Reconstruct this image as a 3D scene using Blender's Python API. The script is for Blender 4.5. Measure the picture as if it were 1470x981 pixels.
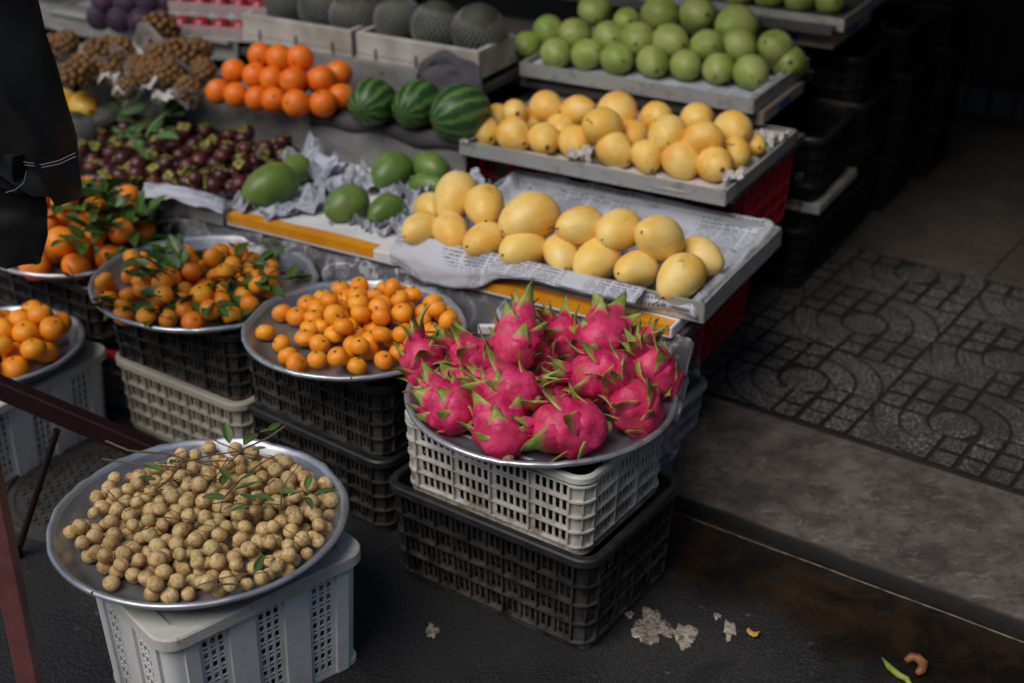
import bpy, math, random
import numpy as np
from mathutils import Vector, Matrix, noise
from math import sin, cos, pi, radians, sqrt, atan2

for o in list(bpy.data.objects): bpy.data.objects.remove(o)
SC = bpy.context.scene
COL = SC.collection

# ------------------------------------------------------------------ camera
H = 1.8
PITCH = radians(27.5)
cam_d = bpy.data.cameras.new('camera'); cam = bpy.data.objects.new('camera', cam_d); COL.objects.link(cam)
cam.location = (0, 0, H); cam.rotation_euler = (pi/2 - PITCH, 0, 0)
cam_d.lens = 50; cam_d.sensor_width = 36; cam_d.clip_end = 500; cam_d.clip_start = 0.05
cam_d.dof.use_dof = True; cam_d.dof.focus_distance = 2.58; cam_d.dof.aperture_fstop = 2.1
SC.camera = cam

# ------------------------------------------------------------------ sky, sun, exposure
SUN_EL, SUN_AZ = radians(52), radians(222)      # compass azimuth, light from front left of the stall (behind the camera, left)
W = bpy.data.worlds.new('World'); SC.world = W; W.use_nodes = True
nt = W.node_tree; bg = nt.nodes['Background']
sky = nt.nodes.new('ShaderNodeTexSky'); sky.sky_type = 'NISHITA'; sky.sun_disc = False
sky.sun_elevation = SUN_EL; sky.sun_rotation = SUN_AZ; sky.air_density = 1.0; sky.dust_density = 1.6; sky.ozone_density = 1.0
nt.links.new(sky.outputs[0], bg.inputs[0]); bg.inputs[1].default_value = 0.055
sun_d = bpy.data.lights.new('sun', 'SUN'); sun_d.energy = 1.5; sun_d.angle = radians(42); sun_d.color = (1, .94, .86)
sun = bpy.data.objects.new('sun', sun_d); COL.objects.link(sun)
_dir = Vector((sin(SUN_AZ)*cos(SUN_EL), cos(SUN_AZ)*cos(SUN_EL), sin(SUN_EL)))
sun.rotation_euler = _dir.to_track_quat('Z', 'Y').to_euler(); sun.location = _dir*6
SC.view_settings.view_transform = 'Standard'; SC.view_settings.look = 'None'
SC.view_settings.exposure = 0.60; SC.view_settings.gamma = 1.0
SC.render.engine = 'CYCLES'
SC.cycles.max_bounces = 6; SC.cycles.transparent_max_bounces = 12

# ------------------------------------------------------------------ helpers: place
def at(px, py, z):
    "the place at height z that the photograph shows at pixel px, py"
    f = 50/36*1470; u = px-735; v = py-490.5
    F = f*cos(PITCH) - v*sin(PITCH); D = f*sin(PITCH) + v*cos(PITCH); t = (H-z)/D
    return Vector((u*t, F*t, z))
def ppm(p):
    "pixels per metre at a place"
    d = p[1]*cos(PITCH) + (H-p[2])*sin(PITCH)
    return 50/36*1470/d
AZ = radians(60.5)
SE = Vector((sin(AZ), -cos(AZ), 0)); SN = Vector((cos(AZ), sin(AZ), 0))
def S(a, s, z): return SE*a + SN*s + Vector((0, 0, z))
KZ = radians(55)
KE = Vector((sin(KZ), -cos(KZ), 0)); KN = Vector((cos(KZ), sin(KZ), 0))
def K(p, q, z=0): return KE*p + KN*q + Vector((0, 0, z))
YAW_S = atan2(SE.y, SE.x); YAW_K = atan2(KE.y, KE.x)

ORD = ['leftmost','second','third','fourth','fifth','sixth','seventh','eighth','ninth','tenth','eleventh','twelfth','thirteenth','fourteenth','fifteenth']
def nth(i, n, side='from the left'):
    if i == 0: return 'leftmost'
    if i == n-1: return 'rightmost'
    return ORD[i] + ' ' + side

# ------------------------------------------------------------------ helpers: objects
def tag(o, label=None, cat=None, group=None, kind=None):
    if label: o['label'] = label
    if cat: o['category'] = cat
    if group: o['group'] = group
    if kind: o['kind'] = kind
    return o
def empty(name, loc=(0,0,0), rz=0):
    o = bpy.data.objects.new(name, None); COL.objects.link(o); o.location = loc; o.rotation_euler = (0,0,rz)
    o.empty_display_size = .05
    return o
def inst(name, mesh, parent=None, M=None):
    o = bpy.data.objects.new(name, mesh); COL.objects.link(o)
    if parent: o.parent = parent
    if M is not None: o.matrix_local = M
    return o
def copy_tree(o, parent=None):
    c = o.copy(); COL.objects.link(c)
    if parent:
        c.parent = parent
    for ch in list(o.children): copy_tree(ch, c)
    return c

class MB:
    def __init__(s): s.v = []; s.f = []; s.t = {}
    def add(s, vs, fs):
        n = len(s.v); s.v += [tuple(p) for p in vs]; s.f += [tuple(i+n for i in f) for f in fs]; return n
    def box(s, c, d, M=None):
        x, y, z = d[0]/2, d[1]/2, d[2]/2
        vs = [Vector((i*x, j*y, k*z)) for i in (-1,1) for j in (-1,1) for k in (-1,1)]
        if M is not None: vs = [M @ p for p in vs]
        c = Vector(c); vs = [p+c for p in vs]
        s.add(vs, [(0,1,3,2),(4,6,7,5),(0,4,5,1),(2,3,7,6),(0,2,6,4),(1,5,7,3)])
    def quad(s, a, b, c, d): s.add([a,b,c,d], [(0,1,2,3)])
    def tube(s, pts, rad, n=6, cap=True):
        pts = [Vector(p) for p in pts]; m = len(pts)
        if not hasattr(rad, '__len__'): rad = [rad]*m
        base = len(s.v); up = Vector((0,0,1))
        for i, p in enumerate(pts):
            d = (pts[min(i+1,m-1)] - pts[max(i-1,0)])
            if d.length < 1e-9: d = Vector((0,0,1))
            d.normalize()
            a = d.cross(up if abs(d.z) < .95 else Vector((1,0,0))).normalized(); b = a.cross(d)
            for k in range(n):
                t = 2*pi*k/n; s.v.append(tuple(p + (a*cos(t) + b*sin(t))*rad[i]))
        for i in range(m-1):
            for k in range(n):
                a0 = base+i*n+k; a1 = base+i*n+(k+1)%n
                s.f.append((a0, a1, a1+n, a0+n))
        if cap:
            s.f.append(tuple(base+k for k in range(n))[::-1]); s.f.append(tuple(base+(m-1)*n+k for k in range(n)))
    def lathe(s, prof, n=48, fn=None):
        base = len(s.v); m = len(prof)
        for (r, z) in prof:
            for k in range(n):
                t = 2*pi*k/n; p = Vector((r*cos(t), r*sin(t), z))
                if fn: p = fn(p, t, r, z)
                s.v.append(tuple(p))
        for i in range(m-1):
            for k in range(n):
                a = base+i*n+k; b = base+i*n+(k+1)%n
                s.f.append((a, b, b+n, a+n))
        if prof[0][0] < 1e-4*2: pass
        s.f.append(tuple(base+k for k in range(n))[::-1])
        s.f.append(tuple(base+(m-1)*n+k for k in range(n)))
    def grid(s, fn, nu, nv):
        base = len(s.v)
        for i in range(nu+1):
            for j in range(nv+1): s.v.append(tuple(fn(i/nu, j/nv)))
        for i in range(nu):
            for j in range(nv):
                a = base+i*(nv+1)+j; s.f.append((a, a+nv+1, a+nv+2, a+1))
        return base
    def prism(s, poly, z0, z1, inset=.0015, M=None):
        n = len(poly); c = [sum(p[0] for p in poly)/n, sum(p[1] for p in poly)/n]
        def ins(p, k):
            dx, dy = c[0]-p[0], c[1]-p[1]; L = max(sqrt(dx*dx+dy*dy), 1e-6); return (p[0]+dx/L*k, p[1]+dy/L*k)
        vs = [(p[0],p[1],z0) for p in poly] + [(p[0],p[1],z1-inset) for p in poly] + [ins(p,inset)+(z1,) for p in poly]
        fs = []
        for i in range(n):
            j = (i+1) % n
            fs += [(i,j,j+n,i+n), (i+n,j+n,j+2*n,i+2*n)]
        fs.append(tuple(range(2*n, 3*n)))
        if M is not None: vs = [M @ Vector(p) for p in vs]
        s.add(vs, fs)
    def mesh(s, name, mat, smooth=True, attr=None):
        me = bpy.data.meshes.new(name); me.from_pydata(s.v, [], s.f); me.update()
        if mat: me.materials.append(mat)
        if smooth:
            me.polygons.foreach_set('use_smooth', [True]*len(me.polygons))
        if attr is not None:
            a = me.attributes.new('tint', 'FLOAT', 'POINT'); a.data.foreach_set('value', attr)
        return me
    def build(s, name, mat, parent=None, smooth=False, attr=None, loc=None, rz=0, sharp=None):
        me = s.mesh(name, mat, smooth, attr)
        if smooth and sharp: me.set_sharp_from_angle(angle=radians(sharp))
        o = inst(name, me, parent)
        if loc is not None: o.location = loc
        if rz: o.rotation_euler = (0,0,rz)
        return o
def bevel(o, w=.002, seg=2):
    m = o.modifiers.new('bevel', 'BEVEL'); m.width = w; m.segments = seg; m.limit_method = 'ANGLE'; m.angle_limit = radians(40); return o
def solid(o, th):
    m = o.modifiers.new('solid', 'SOLIDIFY'); m.thickness = th; return o
def N3(p, s=1.0): return noise.noise(Vector(p)*s)
def fbm(p, s=1.0, oct=4):
    v = 0; a = 1; p = Vector(p)*s
    for _ in range(oct): v += a*noise.noise(p); p = p*2.03 + Vector((3.1,7.7,1.3)); a *= .5
    return v
def ridge(p, s=1.0, oct=3):
    v = 0; a = 1; p = Vector(p)*s
    for _ in range(oct): v += a*(1-abs(noise.noise(p))*2.4); p = p*2.1 + Vector((5.1,1.7,2.3)); a *= .5
    return v

# ------------------------------------------------------------------ helpers: materials
class MT:
    "small node builder"
    def __init__(s, name, rough=.6, spec=.5, metal=0.0, coat=0):
        s.m = bpy.data.materials.new(name); s.m.use_nodes = True
        s.n = s.m.node_tree.nodes; s.l = s.m.node_tree.links; s.b = s.n['Principled BSDF']
        s.b.inputs['Roughness'].default_value = rough; s.b.inputs['Specular IOR Level'].default_value = spec
        s.b.inputs['Metallic'].default_value = metal
        if coat: s.b.inputs['Coat Weight'].default_value = coat; s.b.inputs['Coat Roughness'].default_value = .15
        s.tc = s.n.new('ShaderNodeTexCoord')
        s.vec = s.tc.outputs['Object']
        s.hts = []
    def geo(s):
        g = s.n.new('ShaderNodeNewGeometry'); s.vec = g.outputs['Position']; return s
    def per_object(s, unit=1.0):
        "shift the texture by a random amount for each object; unit = metres per mesh unit"
        if unit != 1.0:
            sc = s.n.new('ShaderNodeVectorMath'); sc.operation = 'SCALE'; sc.inputs[3].default_value = unit; s.l.new(s.vec, sc.inputs[0]); s.vec = sc.outputs[0]
        oi = s.n.new('ShaderNodeObjectInfo'); m = s.n.new('ShaderNodeMath'); m.operation = 'MULTIPLY'; m.inputs[1].default_value = 37.0
        s.l.new(oi.outputs['Random'], m.inputs[0])
        a = s.n.new('ShaderNodeVectorMath'); a.operation = 'ADD'; s.l.new(s.vec, a.inputs[0]); s.l.new(m.outputs[0], a.inputs[1])
        s.vec = a.outputs[0]; s.rnd = oi.outputs['Random']; return s
    def stretch(s, x, y, z):
        mp = s.n.new('ShaderNodeMapping'); mp.inputs['Scale'].default_value = (x,y,z); s.l.new(s.vec, mp.inputs[0]); return mp.outputs[0]
    def noise(s, scale, detail=3, rough=.55, dist=0, vec=None):
        t = s.n.new('ShaderNodeTexNoise'); t.inputs['Scale'].default_value = scale; t.inputs['Detail'].default_value = detail
        t.inputs['Roughness'].default_value = rough; t.inputs['Distortion'].default_value = dist
        s.l.new(vec or s.vec, t.inputs['Vector']); return t.outputs['Fac']
    def vor(s, scale, feature='F1', out='Distance', rand=1, vec=None):
        t = s.n.new('ShaderNodeTexVoronoi'); t.feature = feature; t.inputs['Scale'].default_value = scale; t.inputs['Randomness'].default_value = rand
        s.l.new(vec or s.vec, t.inputs['Vector']); return t.outputs[out]
    def ramp(s, fac, lo, hi, a=0.0, b=1.0):
        t = s.n.new('ShaderNodeMapRange'); t.inputs[1].default_value = lo; t.inputs[2].default_value = hi
        t.inputs[3].default_value = a; t.inputs[4].default_value = b; s.l.new(fac, t.inputs[0]); return t.outputs[0]
    def math(s, op, a, b=None):
        t = s.n.new('ShaderNodeMath'); t.operation = op
        for i, x in enumerate((a, b)):
            if x is None: continue
            if isinstance(x, (int, float)): t.inputs[i].default_value = x
            else: s.l.new(x, t.inputs[i])
        return t.outputs[0]
    def mix(s, fac, a, b, mode='MIX'):
        t = s.n.new('ShaderNodeMix'); t.data_type = 'RGBA'; t.blend_type = mode
        if isinstance(fac, (int, float)): t.inputs[0].default_value = fac
        else: s.l.new(fac, t.inputs[0])
        for i, x in ((6, a), (7, b)):
            if isinstance(x, tuple): t.inputs[i].default_value = (*x, 1) if len(x) == 3 else x
            else: s.l.new(x, t.inputs[i])
        return t.outputs[2]
    def attr(s, name):
        t = s.n.new('ShaderNodeAttribute'); t.attribute_name = name; return t.outputs['Fac']
    def sep(s, v=None):
        t = s.n.new('ShaderNodeSeparateXYZ'); s.l.new(v or s.vec, t.inputs[0]); return t.outputs
    def col(s, c):
        if isinstance(c, tuple): s.b.inputs['Base Color'].default_value = (*c, 1)
        else: s.l.new(c, s.b.inputs['Base Color'])
        return s
    def rough(s, r): s.l.new(r, s.b.inputs['Roughness']); return s
    def bump(s, h, strength=.3, dist=.002):
        t = s.n.new('ShaderNodeBump'); t.inputs['Strength'].default_value = strength; t.inputs['Distance'].default_value = dist
        s.l.new(h, t.inputs['Height'])
        if s.hts: s.l.new(s.hts[-1], t.inputs['Normal'])
        s.hts.append(t.outputs[0]); s.l.new(t.outputs[0], s.b.inputs['Normal']); return s

def m_simple(name, c, rough=.6, c2=None, scale=8, spec=.5, metal=0, bump=.15, bscale=None, bd=.002, per=False, unit=1.0):
    t = MT(name, rough, spec, metal)
    if per: t.per_object(unit)
    n = t.noise(scale, 4)
    t.col(t.mix(t.ramp(n, .35, .65), c, c2) if c2 else c)
    if bump: t.bump(t.noise(bscale or scale*4, 3), bump, bd)
    return t.m

# asphalt with wet brown gutter and pale aggregate
def m_asphalt():
    t = MT('asphalt', .75).geo()
    q = t.sep()
    d = t.math('ADD', t.math('MULTIPLY', q[0], KN.x), t.math('MULTIPLY', q[1], KN.y))       # distance towards the kerb
    dn = t.math('ADD', d, t.math('MULTIPLY', t.math('SUBTRACT', t.noise(3.2, 4), .5), .35))
    wet = t.ramp(dn, 2.08, 2.17)
    big = t.ramp(t.noise(2.6, 4, .6), .35, .68)
    fine = t.noise(230, 2)
    c = t.mix(big, (.0085,.0085,.0095), (.019,.018,.018))
    c = t.mix(t.ramp(fine, .52, .68, 0, .6), c, (.075,.072,.07)); c = t.mix(t.ramp(t.noise(70, 3), .50, .62, 0, .5), c, (.008,.008,.009))
    chips = t.ramp(t.vor(95, 'F1'), .10, .06); keep = t.ramp(t.vor(95, 'F1', 'Color'), .74, .76)
    c = t.mix(t.math('MULTIPLY', t.math('MULTIPLY', chips, keep), .6), c, (.17,.16,.15))
    spot = t.math('MULTIPLY', t.ramp(t.vor(17), .12, .07), t.ramp(t.noise(30, 3), .48, .56)); 
    c = t.mix(t.math('MULTIPLY', spot, .5), c, (.12,.115,.11))
    brown = t.math('MULTIPLY', t.ramp(t.noise(5.5, 8, .78, .4), .44, .66), .9)
    wc = t.mix(brown, (.0085,.0065,.0055), (.042,.024,.012))
    c = t.mix(t.ramp(t.noise(1.7, 4, .55, .3), .47, .50, 0, .55), c, (.006,.006,.007))
    c = t.mix(wet, c, wc)
    # dark damp patch round the front crates
    t.col(c)
    damp = t.ramp(t.noise(1.9, 3), .47, .53)
    r = t.math('SUBTRACT', t.math('SUBTRACT', .82, t.math('MULTIPLY', wet, .42)), t.math('MULTIPLY', damp, .2))
    t.rough(r)
    for h_, d_ in ((t.noise(150, 3), .0030), (t.vor(110), .0016)):
        b_ = t.n.new('ShaderNodeBump'); b_.inputs['Distance'].default_value = d_; t.l.new(t.ramp(wet, 0, 1, .8, .22), b_.inputs['Strength']); t.l.new(h_, b_.inputs['Height'])
        if t.hts: t.l.new(t.hts[-1], b_.inputs['Normal'])
        t.hts.append(b_.outputs[0]); t.l.new(b_.outputs[0], t.b.inputs['Normal'])
    return t.m
def m_concrete(name, a, b, speck=(.02,.02,.025), grime=(.03,.026,.022)):
    t = MT(name, .85).geo()
    c = t.mix(t.ramp(t.noise(9, 5, .65), .36, .62), a, b)
    c = t.mix(t.math('MULTIPLY', t.ramp(t.noise(55, 3), .60, .68), .65), c, speck)
    c = t.mix(t.math('MULTIPLY', t.ramp(t.noise(28, 6, .75, .5), .50, .60), .5), c, tuple(x*.45 for x in b)); c = t.mix(t.math('MULTIPLY', t.ramp(t.noise(36, 5, .8, .8, t.stretch(.5,1,1)), .55, .64), .5), c, tuple(min(1,x*1.9) for x in a))
    c = t.mix(t.math('MULTIPLY', t.ramp(t.noise(3.3, 4), .55, .75), .7), c, grime)
    c = t.mix(t.math('MULTIPLY', t.math('MULTIPLY', t.ramp(t.vor(70), .12, .07), t.ramp(t.vor(70,'F1','Color'), .8, .83)), .6), c, (.3,.29,.28))
    if name == 'mortar_splash': c = t.mix(t.math('MULTIPLY', t.ramp(t.noise(75, 6, .8), .50, .56), .85), c, (.045,.040,.036))
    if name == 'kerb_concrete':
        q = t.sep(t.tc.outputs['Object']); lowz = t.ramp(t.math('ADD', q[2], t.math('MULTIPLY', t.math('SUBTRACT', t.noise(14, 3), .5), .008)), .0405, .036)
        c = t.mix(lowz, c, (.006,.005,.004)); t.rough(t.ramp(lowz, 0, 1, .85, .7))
    t.col(c); t.bump(t.noise(60, 4), .4, .004); t.bump(t.noise(9, 3), .3, .01)
    return t.m
def m_paver():
    t = MT('terrazzo_paver', .8).geo()
    chips = t.ramp(t.noise(140, 2, .6), .53, .58)
    g = t.ramp(t.noise(2.4, 4, .6), .38, .66)
    base = t.mix(g, (.028,.025,.023), (.019,.016,.014))
    amt = t.math('MULTIPLY', chips, t.ramp(g, 0, 1, .85, .22))
    c = t.mix(amt, base, (.27,.265,.26))
    c = t.mix(t.math('MULTIPLY', t.ramp(t.noise(13, 4), .52, .7), .6), c, (.028,.024,.021))
    t.col(c); t.bump(t.noise(165, 2), .4, .002)
    return t.m
def m_alu(name='aluminium', c=(.33,.345,.38), r=.25, dull=(.17,.18,.205), met=.60):
    t = MT(name, r, .5, met).per_object()
    n = t.noise(6, 4, .6)
    c2 = t.mix(t.ramp(n, .35, .7), c, dull)
    c2 = t.mix(t.math('MULTIPLY', t.ramp(t.noise(28, 4), .56, .7), .5), c2, (.16,.155,.15))
    t.col(c2); t.rough(t.ramp(n, .3, .7, r-.06, r+.22))
    t.bump(t.noise(14, 2), .25, .006); t.bump(t.noise(120, 2, .5, 0, t.stretch(1,12,1)), .06, .001)
    return t.m
def m_plastic(name, c, dirt, amt=.6, rough=.5):
    t = MT(name, rough, .45).per_object()
    z = t.sep(t.tc.outputs['Object'])[2]
    low = t.ramp(z, .17, .0, .15, .85)
    d = t.math('MULTIPLY', t.ramp(t.noise(22, 6, .72), .38, .60), t.math('MULTIPLY', low, amt))
    cc = t.mix(d, c, dirt)
    cc = t.mix(t.math('MULTIPLY', t.ramp(t.noise(60, 4, .7, 0, t.stretch(1,1,.3)), .6, .72), .35*amt), cc, tuple(x*.35 for x in dirt))
    t.col(cc); t.rough(t.ramp(d, 0, .5, rough, .85)); t.bump(t.noise(45, 4), .12, .002)
    return t.m
def m_citrus(name, a, b, pale, rough=.46, pore=420, green=None, gamt=.3, unit=.026):
    t = MT(name, rough, .5).per_object(unit)
    c = t.mix(t.rnd, a, b)
    c = t.mix(t.math('MULTIPLY', t.ramp(t.noise(22, 3), .45, .7), .5), c, pale)
    if green: c = t.mix(t.math('MULTIPLY', t.ramp(t.noise(14, 2), .62, .74), gamt), c, green)
    c = t.mix(t.math('MULTIPLY', t.ramp(t.noise(110, 2), .70, .76), .5), c, tuple(x*.4 for x in a))
    t.col(c); t.b.inputs['Subsurface Weight'].default_value = .05; t.b.inputs['Subsurface Radius'].default_value = (.006,.003,.001)
    t.b.inputs['Subsurface Scale'].default_value = 1
    t.bump(t.vor(pore), .25, .0012); t.bump(t.noise(30, 2), .12, .004)
    return t.m
def m_mango(name, a, b, pale, speck=(.16,.07,.02), rough=.36, sp=.35, unit=.10):
    t = MT(name, rough, .45).per_object(unit)
    c = t.mix(t.rnd, a, b)
    c = t.mix(t.math('MULTIPLY', t.ramp(t.noise(16, 4, .6), .42, .60), .9), c, pale)
    c = t.mix(t.math('MULTIPLY', t.ramp(t.noise(9, 2, .5), .56, .68), .45), c, tuple((b[0]*.98, b[1]*.72, b[2]*.6)))
    c = t.mix(t.math('MULTIPLY', t.ramp(t.vor(95), .13, .08), t.math('MULTIPLY', t.ramp(t.vor(95,'F1','Color'), .55, .58), min(1, sp*1.5))), c, tuple(x*.40 for x in a))
    bl = t.math('MULTIPLY', t.ramp(t.noise(24, 6, .8), .60, .68), .5)
    c = t.mix(bl, c, speck)
    t.col(c); t.b.inputs['Subsurface Weight'].default_value = .06; t.b.inputs['Subsurface Radius'].default_value = (.008,.004,.001)
    t.b.inputs['Subsurface Scale'].default_value = 1
    t.bump(t.noise(18, 2), .1, .006); t.bump(t.noise(200, 2), .05, .001)
    return t.m
def m_longan():
    t = MT('longan_skin', .58, .4).per_object(.0152)
    c = t.mix(t.rnd, (.70,.50,.225), (.47,.28,.105)); c = t.mix(t.ramp(t.math('FRACT', t.math('MULTIPLY', t.rnd, 7.3)), .84, .88, 0, .6), c, (.50,.44,.17))
    c = t.mix(t.ramp(t.noise(60, 4, .6), .44, .60, 0, .85), c, (.72,.54,.29))
    c = t.mix(t.math('MULTIPLY', t.ramp(t.noise(150, 4, .7), .54, .60), .65), c, (.26,.12,.04))
    c = t.mix(t.math('MULTIPLY', t.ramp(t.noise(45, 3, .6), .56, .66), .6), c, (.28,.13,.04))
    t.col(c); t.bump(t.noise(260, 3), .2, .001)
    return t.m
def m_dragon():
    t = MT('dragon_fruit_skin', .44, .4).per_object()
    tip = t.attr('tint')
    tn = t.math('ADD', tip, t.math('MULTIPLY', t.math('SUBTRACT', t.noise(40, 3), .5), .35))
    pk = t.mix(t.ramp(t.noise(34, 5, .65), .40, .60), (.54,.008,.090), (.80,.060,.19))
    pk = t.mix(t.math('MULTIPLY', t.rnd, .35), pk, (.50,.022,.085))
    pk = t.mix(t.math('MULTIPLY', t.ramp(t.noise(55, 5, .7), .52, .64), .55), pk, (.36,.022,.055))
    pk = t.mix(t.math('MULTIPLY', t.ramp(t.noise(26, 3, .6), .56, .66), .30), pk, (.42,.16,.07))
    gr = t.mix(t.ramp(t.noise(30, 3), .35, .65), (.14,.25,.03), (.38,.45,.10))
    mid = t.mix(t.ramp(tn, .30, .52), pk, (.50,.20,.10))
    c = t.mix(t.ramp(tn, .46, .66), mid, gr)
    c = t.mix(t.ramp(tn, 1.02, 1.12, 0, .8), c, (.17,.10,.05))
    t.col(c); t.b.inputs['Subsurface Weight'].default_value = .08; t.b.inputs['Subsurface Radius'].default_value = (.006,.001,.002)
    t.b.inputs['Subsurface Scale'].default_value = 1
    t.rough(t.ramp(t.noise(50, 3), .3, .7, .34, .6))
    t.bump(t.noise(48, 4, .6, .3, t.stretch(.3,1,1)), .6, .006); t.bump(t.noise(160, 2), .15, .001)
    return t.m
def m_leaf(name, a, b, rough=.42):
    t = MT(name, rough, .45).per_object()
    vein = t.attr('tint')
    c = t.mix(t.rnd, a, b)
    c = t.mix(t.ramp(t.noise(28, 3), .4, .7, 0, .5), c, tuple(x*.55 for x in a))
    c = t.mix(t.ramp(vein, .8, 1, 0, .55), c, (.30,.36,.12))
    t.col(c); t.bump(t.noise(60, 2), .3, .002)
    t.b.inputs['Subsurface Weight'].default_value = 0
    return t.m
def m_news():
    t = MT('newsprint', .85, .2)
    uv = t.attr('tu'); vv = t.attr('tv')
    w = t.n.new('ShaderNodeCombineXYZ'); t.l.new(uv, w.inputs[0]); t.l.new(vv, w.inputs[1])
    fr = t.math('FRACT', t.math('MULTIPLY', vv, 190.0))
    line = t.ramp(t.math('ABSOLUTE', t.math('SUBTRACT', fr, .5)), .30, .20)
    mp = t.n.new('ShaderNodeMapping'); mp.inputs['Scale'].default_value = (420, 190, 1); t.l.new(w.outputs[0], mp.inputs[0])
    wd = t.n.new('ShaderNodeTexWhiteNoise'); wd.noise_dimensions = '2D'
    fl = t.n.new('ShaderNodeVectorMath'); fl.operation = 'FLOOR'; t.l.new(mp.outputs[0], fl.inputs[0]); t.l.new(fl.outputs[0], wd.inputs[0])
    ink = t.math('MULTIPLY', line, t.ramp(wd.outputs[0], .22, .24))
    colm = t.ramp(t.math('ABSOLUTE', t.math('SUBTRACT', t.math('FRACT', t.math('MULTIPLY', uv, 17.0)), .5)), .46, .44)
    mask = t.ramp(t.noise(5, 1, .5, 0, w.outputs[0]), .40, .43)
    ink = t.math('MULTIPLY', t.math('MULTIPLY', ink, colm), mask)
    pic = t.math('MULTIPLY', t.ramp(t.noise(7.3, 0, .5, 0, w.outputs[0]), .66, .67), .55)
    c = t.mix(t.math('MULTIPLY', ink, .75), (.50,.52,.59), (.07,.07,.09))
    c = t.mix(pic, c, (.16,.17,.23))
    t.col(c); t.bump(t.noise(40, 3), .3, .003)
    return t.m
def m_film(c=(.78,.80,.84), k=1.0):
    t = MT('clear_plastic_film', .13, .8)
    st = t.stretch(1,1,.45)
    w = t.noise(6, 3, .55, 1.0, st); rdg = t.ramp(t.math('ABSOLUTE', t.math('SUBTRACT', w, .5)), .0, .025, 1, 0)
    n = t.ramp(t.noise(9, 5, .62, 1.6, t.stretch(1,1,.35)), .50, .66)
    t.col(c)
    a = t.math('ADD', t.math('MULTIPLY', n, .42*k), t.math('ADD', .10, t.math('MULTIPLY', rdg, .35))); t.l.new(a, t.b.inputs['Alpha'])  # whitish opacity streaks paint in the highlights on the creases
    t.bump(w, .8, .05); t.bump(t.noise(22, 3, .5, .5), .35, .006)
    return t.m
def m_melon():
    t = MT('watermelon_skin', .42, .4)
    o = t.sep(t.tc.outputs['Object'])
    ang = t.math('ARCTAN2', o[1], o[2])
    wob = t.math('MULTIPLY', t.math('SUBTRACT', t.noise(20, 5, .75), .5), 2.6)
    st = t.math('SINE', t.math('ADD', t.math('MULTIPLY', ang, 11.0), t.math('MULTIPLY', wob, 3.0)))
    c = t.mix(t.ramp(st, .0, .8), (.018,.060,.016), (.095,.185,.045))
    c = t.mix(t.ramp(t.noise(90, 4, .7), .5, .7, 0, .6), c, (.035,.10,.028))
    t.col(c); t.bump(t.noise(30, 2), .1, .003)
    return t.m

M_ASPH = m_asphalt()
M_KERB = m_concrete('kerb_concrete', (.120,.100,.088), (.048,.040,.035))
M_BED = m_simple('joint_dirt', (.006,.005,.0045), .95, (.012,.010,.008), 12)
M_PAV = m_paver()
M_JOINT = m_simple('gutter_joint_mortar', (.16,.15,.14), .6, (.03,.027,.024), 40, bump=.3)
M_TILE = m_concrete('shop_floor_tile', (.085,.068,.054), (.062,.050,.041), speck=(.045,.037,.03))
M_PATCH = m_concrete('mortar_splash', (.42,.36,.30), (.26,.22,.18), speck=(.03,.027,.025), grime=(.14,.12,.10))
M_IRON = m_simple('cast_iron', (.045,.042,.04), .75, (.025,.022,.02), 20, bump=.3)
M_ALU = m_alu()
M_RIM = m_alu('bright_aluminium_rim', (.56,.59,.63), .30, (.33,.35,.39), met=.7)
M_STEEL = m_alu('sheet_steel', (.62,.63,.63), .34, (.42,.43,.42))
M_BLACKP = m_plastic('black_crate_plastic', (.013,.0135,.015), (.100,.090,.080), .95, .38)
M_DARKP = m_plastic('shaded_black_plastic', (.005,.005,.0055), (.022,.019,.017), .5, .5)  # darker copy of the black plastic: shade of the back stacks put into the colour
M_WHITEP = m_plastic('white_crate_plastic', (.58,.575,.54), (.20,.145,.10), 1.15, .45)
M_CREAMP = m_plastic('cream_crate_plastic', (.40,.37,.31), (.17,.14,.11), .8, .5)
M_BLUEP = m_plastic('bluish_white_plastic', (.70,.715,.73), (.30,.28,.25), .55, .42)
M_REDP = m_plastic('red_crate_plastic', (.55,.022,.038), (.16,.04,.04), .5, .45)
M_GREYP = m_plastic('grey_crate_plastic', (.30,.31,.33), (.12,.11,.10), .7, .5)
M_FOAM = m_simple('foam_white', (.80,.80,.80), .7, (.66,.65,.63), 14, bump=.1)
M_FOAMD = m_simple('foam_dirty', (.48,.465,.43), .8, (.28,.26,.23), 9, bump=.15)
M_TAPE = m_simple('yellow_tape', (.85,.36,.015), .3, (.72,.27,.01), 16, bump=.2)
M_BOARD = m_simple('shelf_board', (.07,.064,.06), .8, (.045,.04,.036), 7, bump=.2)
M_SHEET = m_simple('dirty_white_sheet', (.20,.20,.195), .7, (.12,.12,.115), 5, bump=.3, bscale=14, bd=.01)
M_GCLOTH = m_simple('grey_violet_cloth', (.072,.066,.082), .95, (.045,.042,.055), 12, bump=.3)
M_BLACKC = m_simple('black_cloth', (.0045,.005,.006), .45, (.008,.0085,.010), 7, bump=.2, spec=.35)
M_THREAD = m_simple('white_thread', (.22,.22,.24), .9, None, bump=0)
M_NEWS = m_news()
M_PAPERW = m_simple('white_tissue', (.56,.54,.53), .85, (.40,.38,.37), 20, bump=.4, bscale=40, bd=.004)
M_FILM = m_film(); M_FILMD = m_film((.22,.24,.28), 1.2)  # second film is a darker copy, dark reflections of the end flap painted in
M_REDST = m_simple('dark_red_paint', (.018,.0035,.0035), .4, (.012,.003,.003), 14, bump=.2)
M_PINKST = m_simple('faded_red_paint', (.19,.062,.062), .6, (.13,.045,.045), 22, bump=.2)
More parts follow.
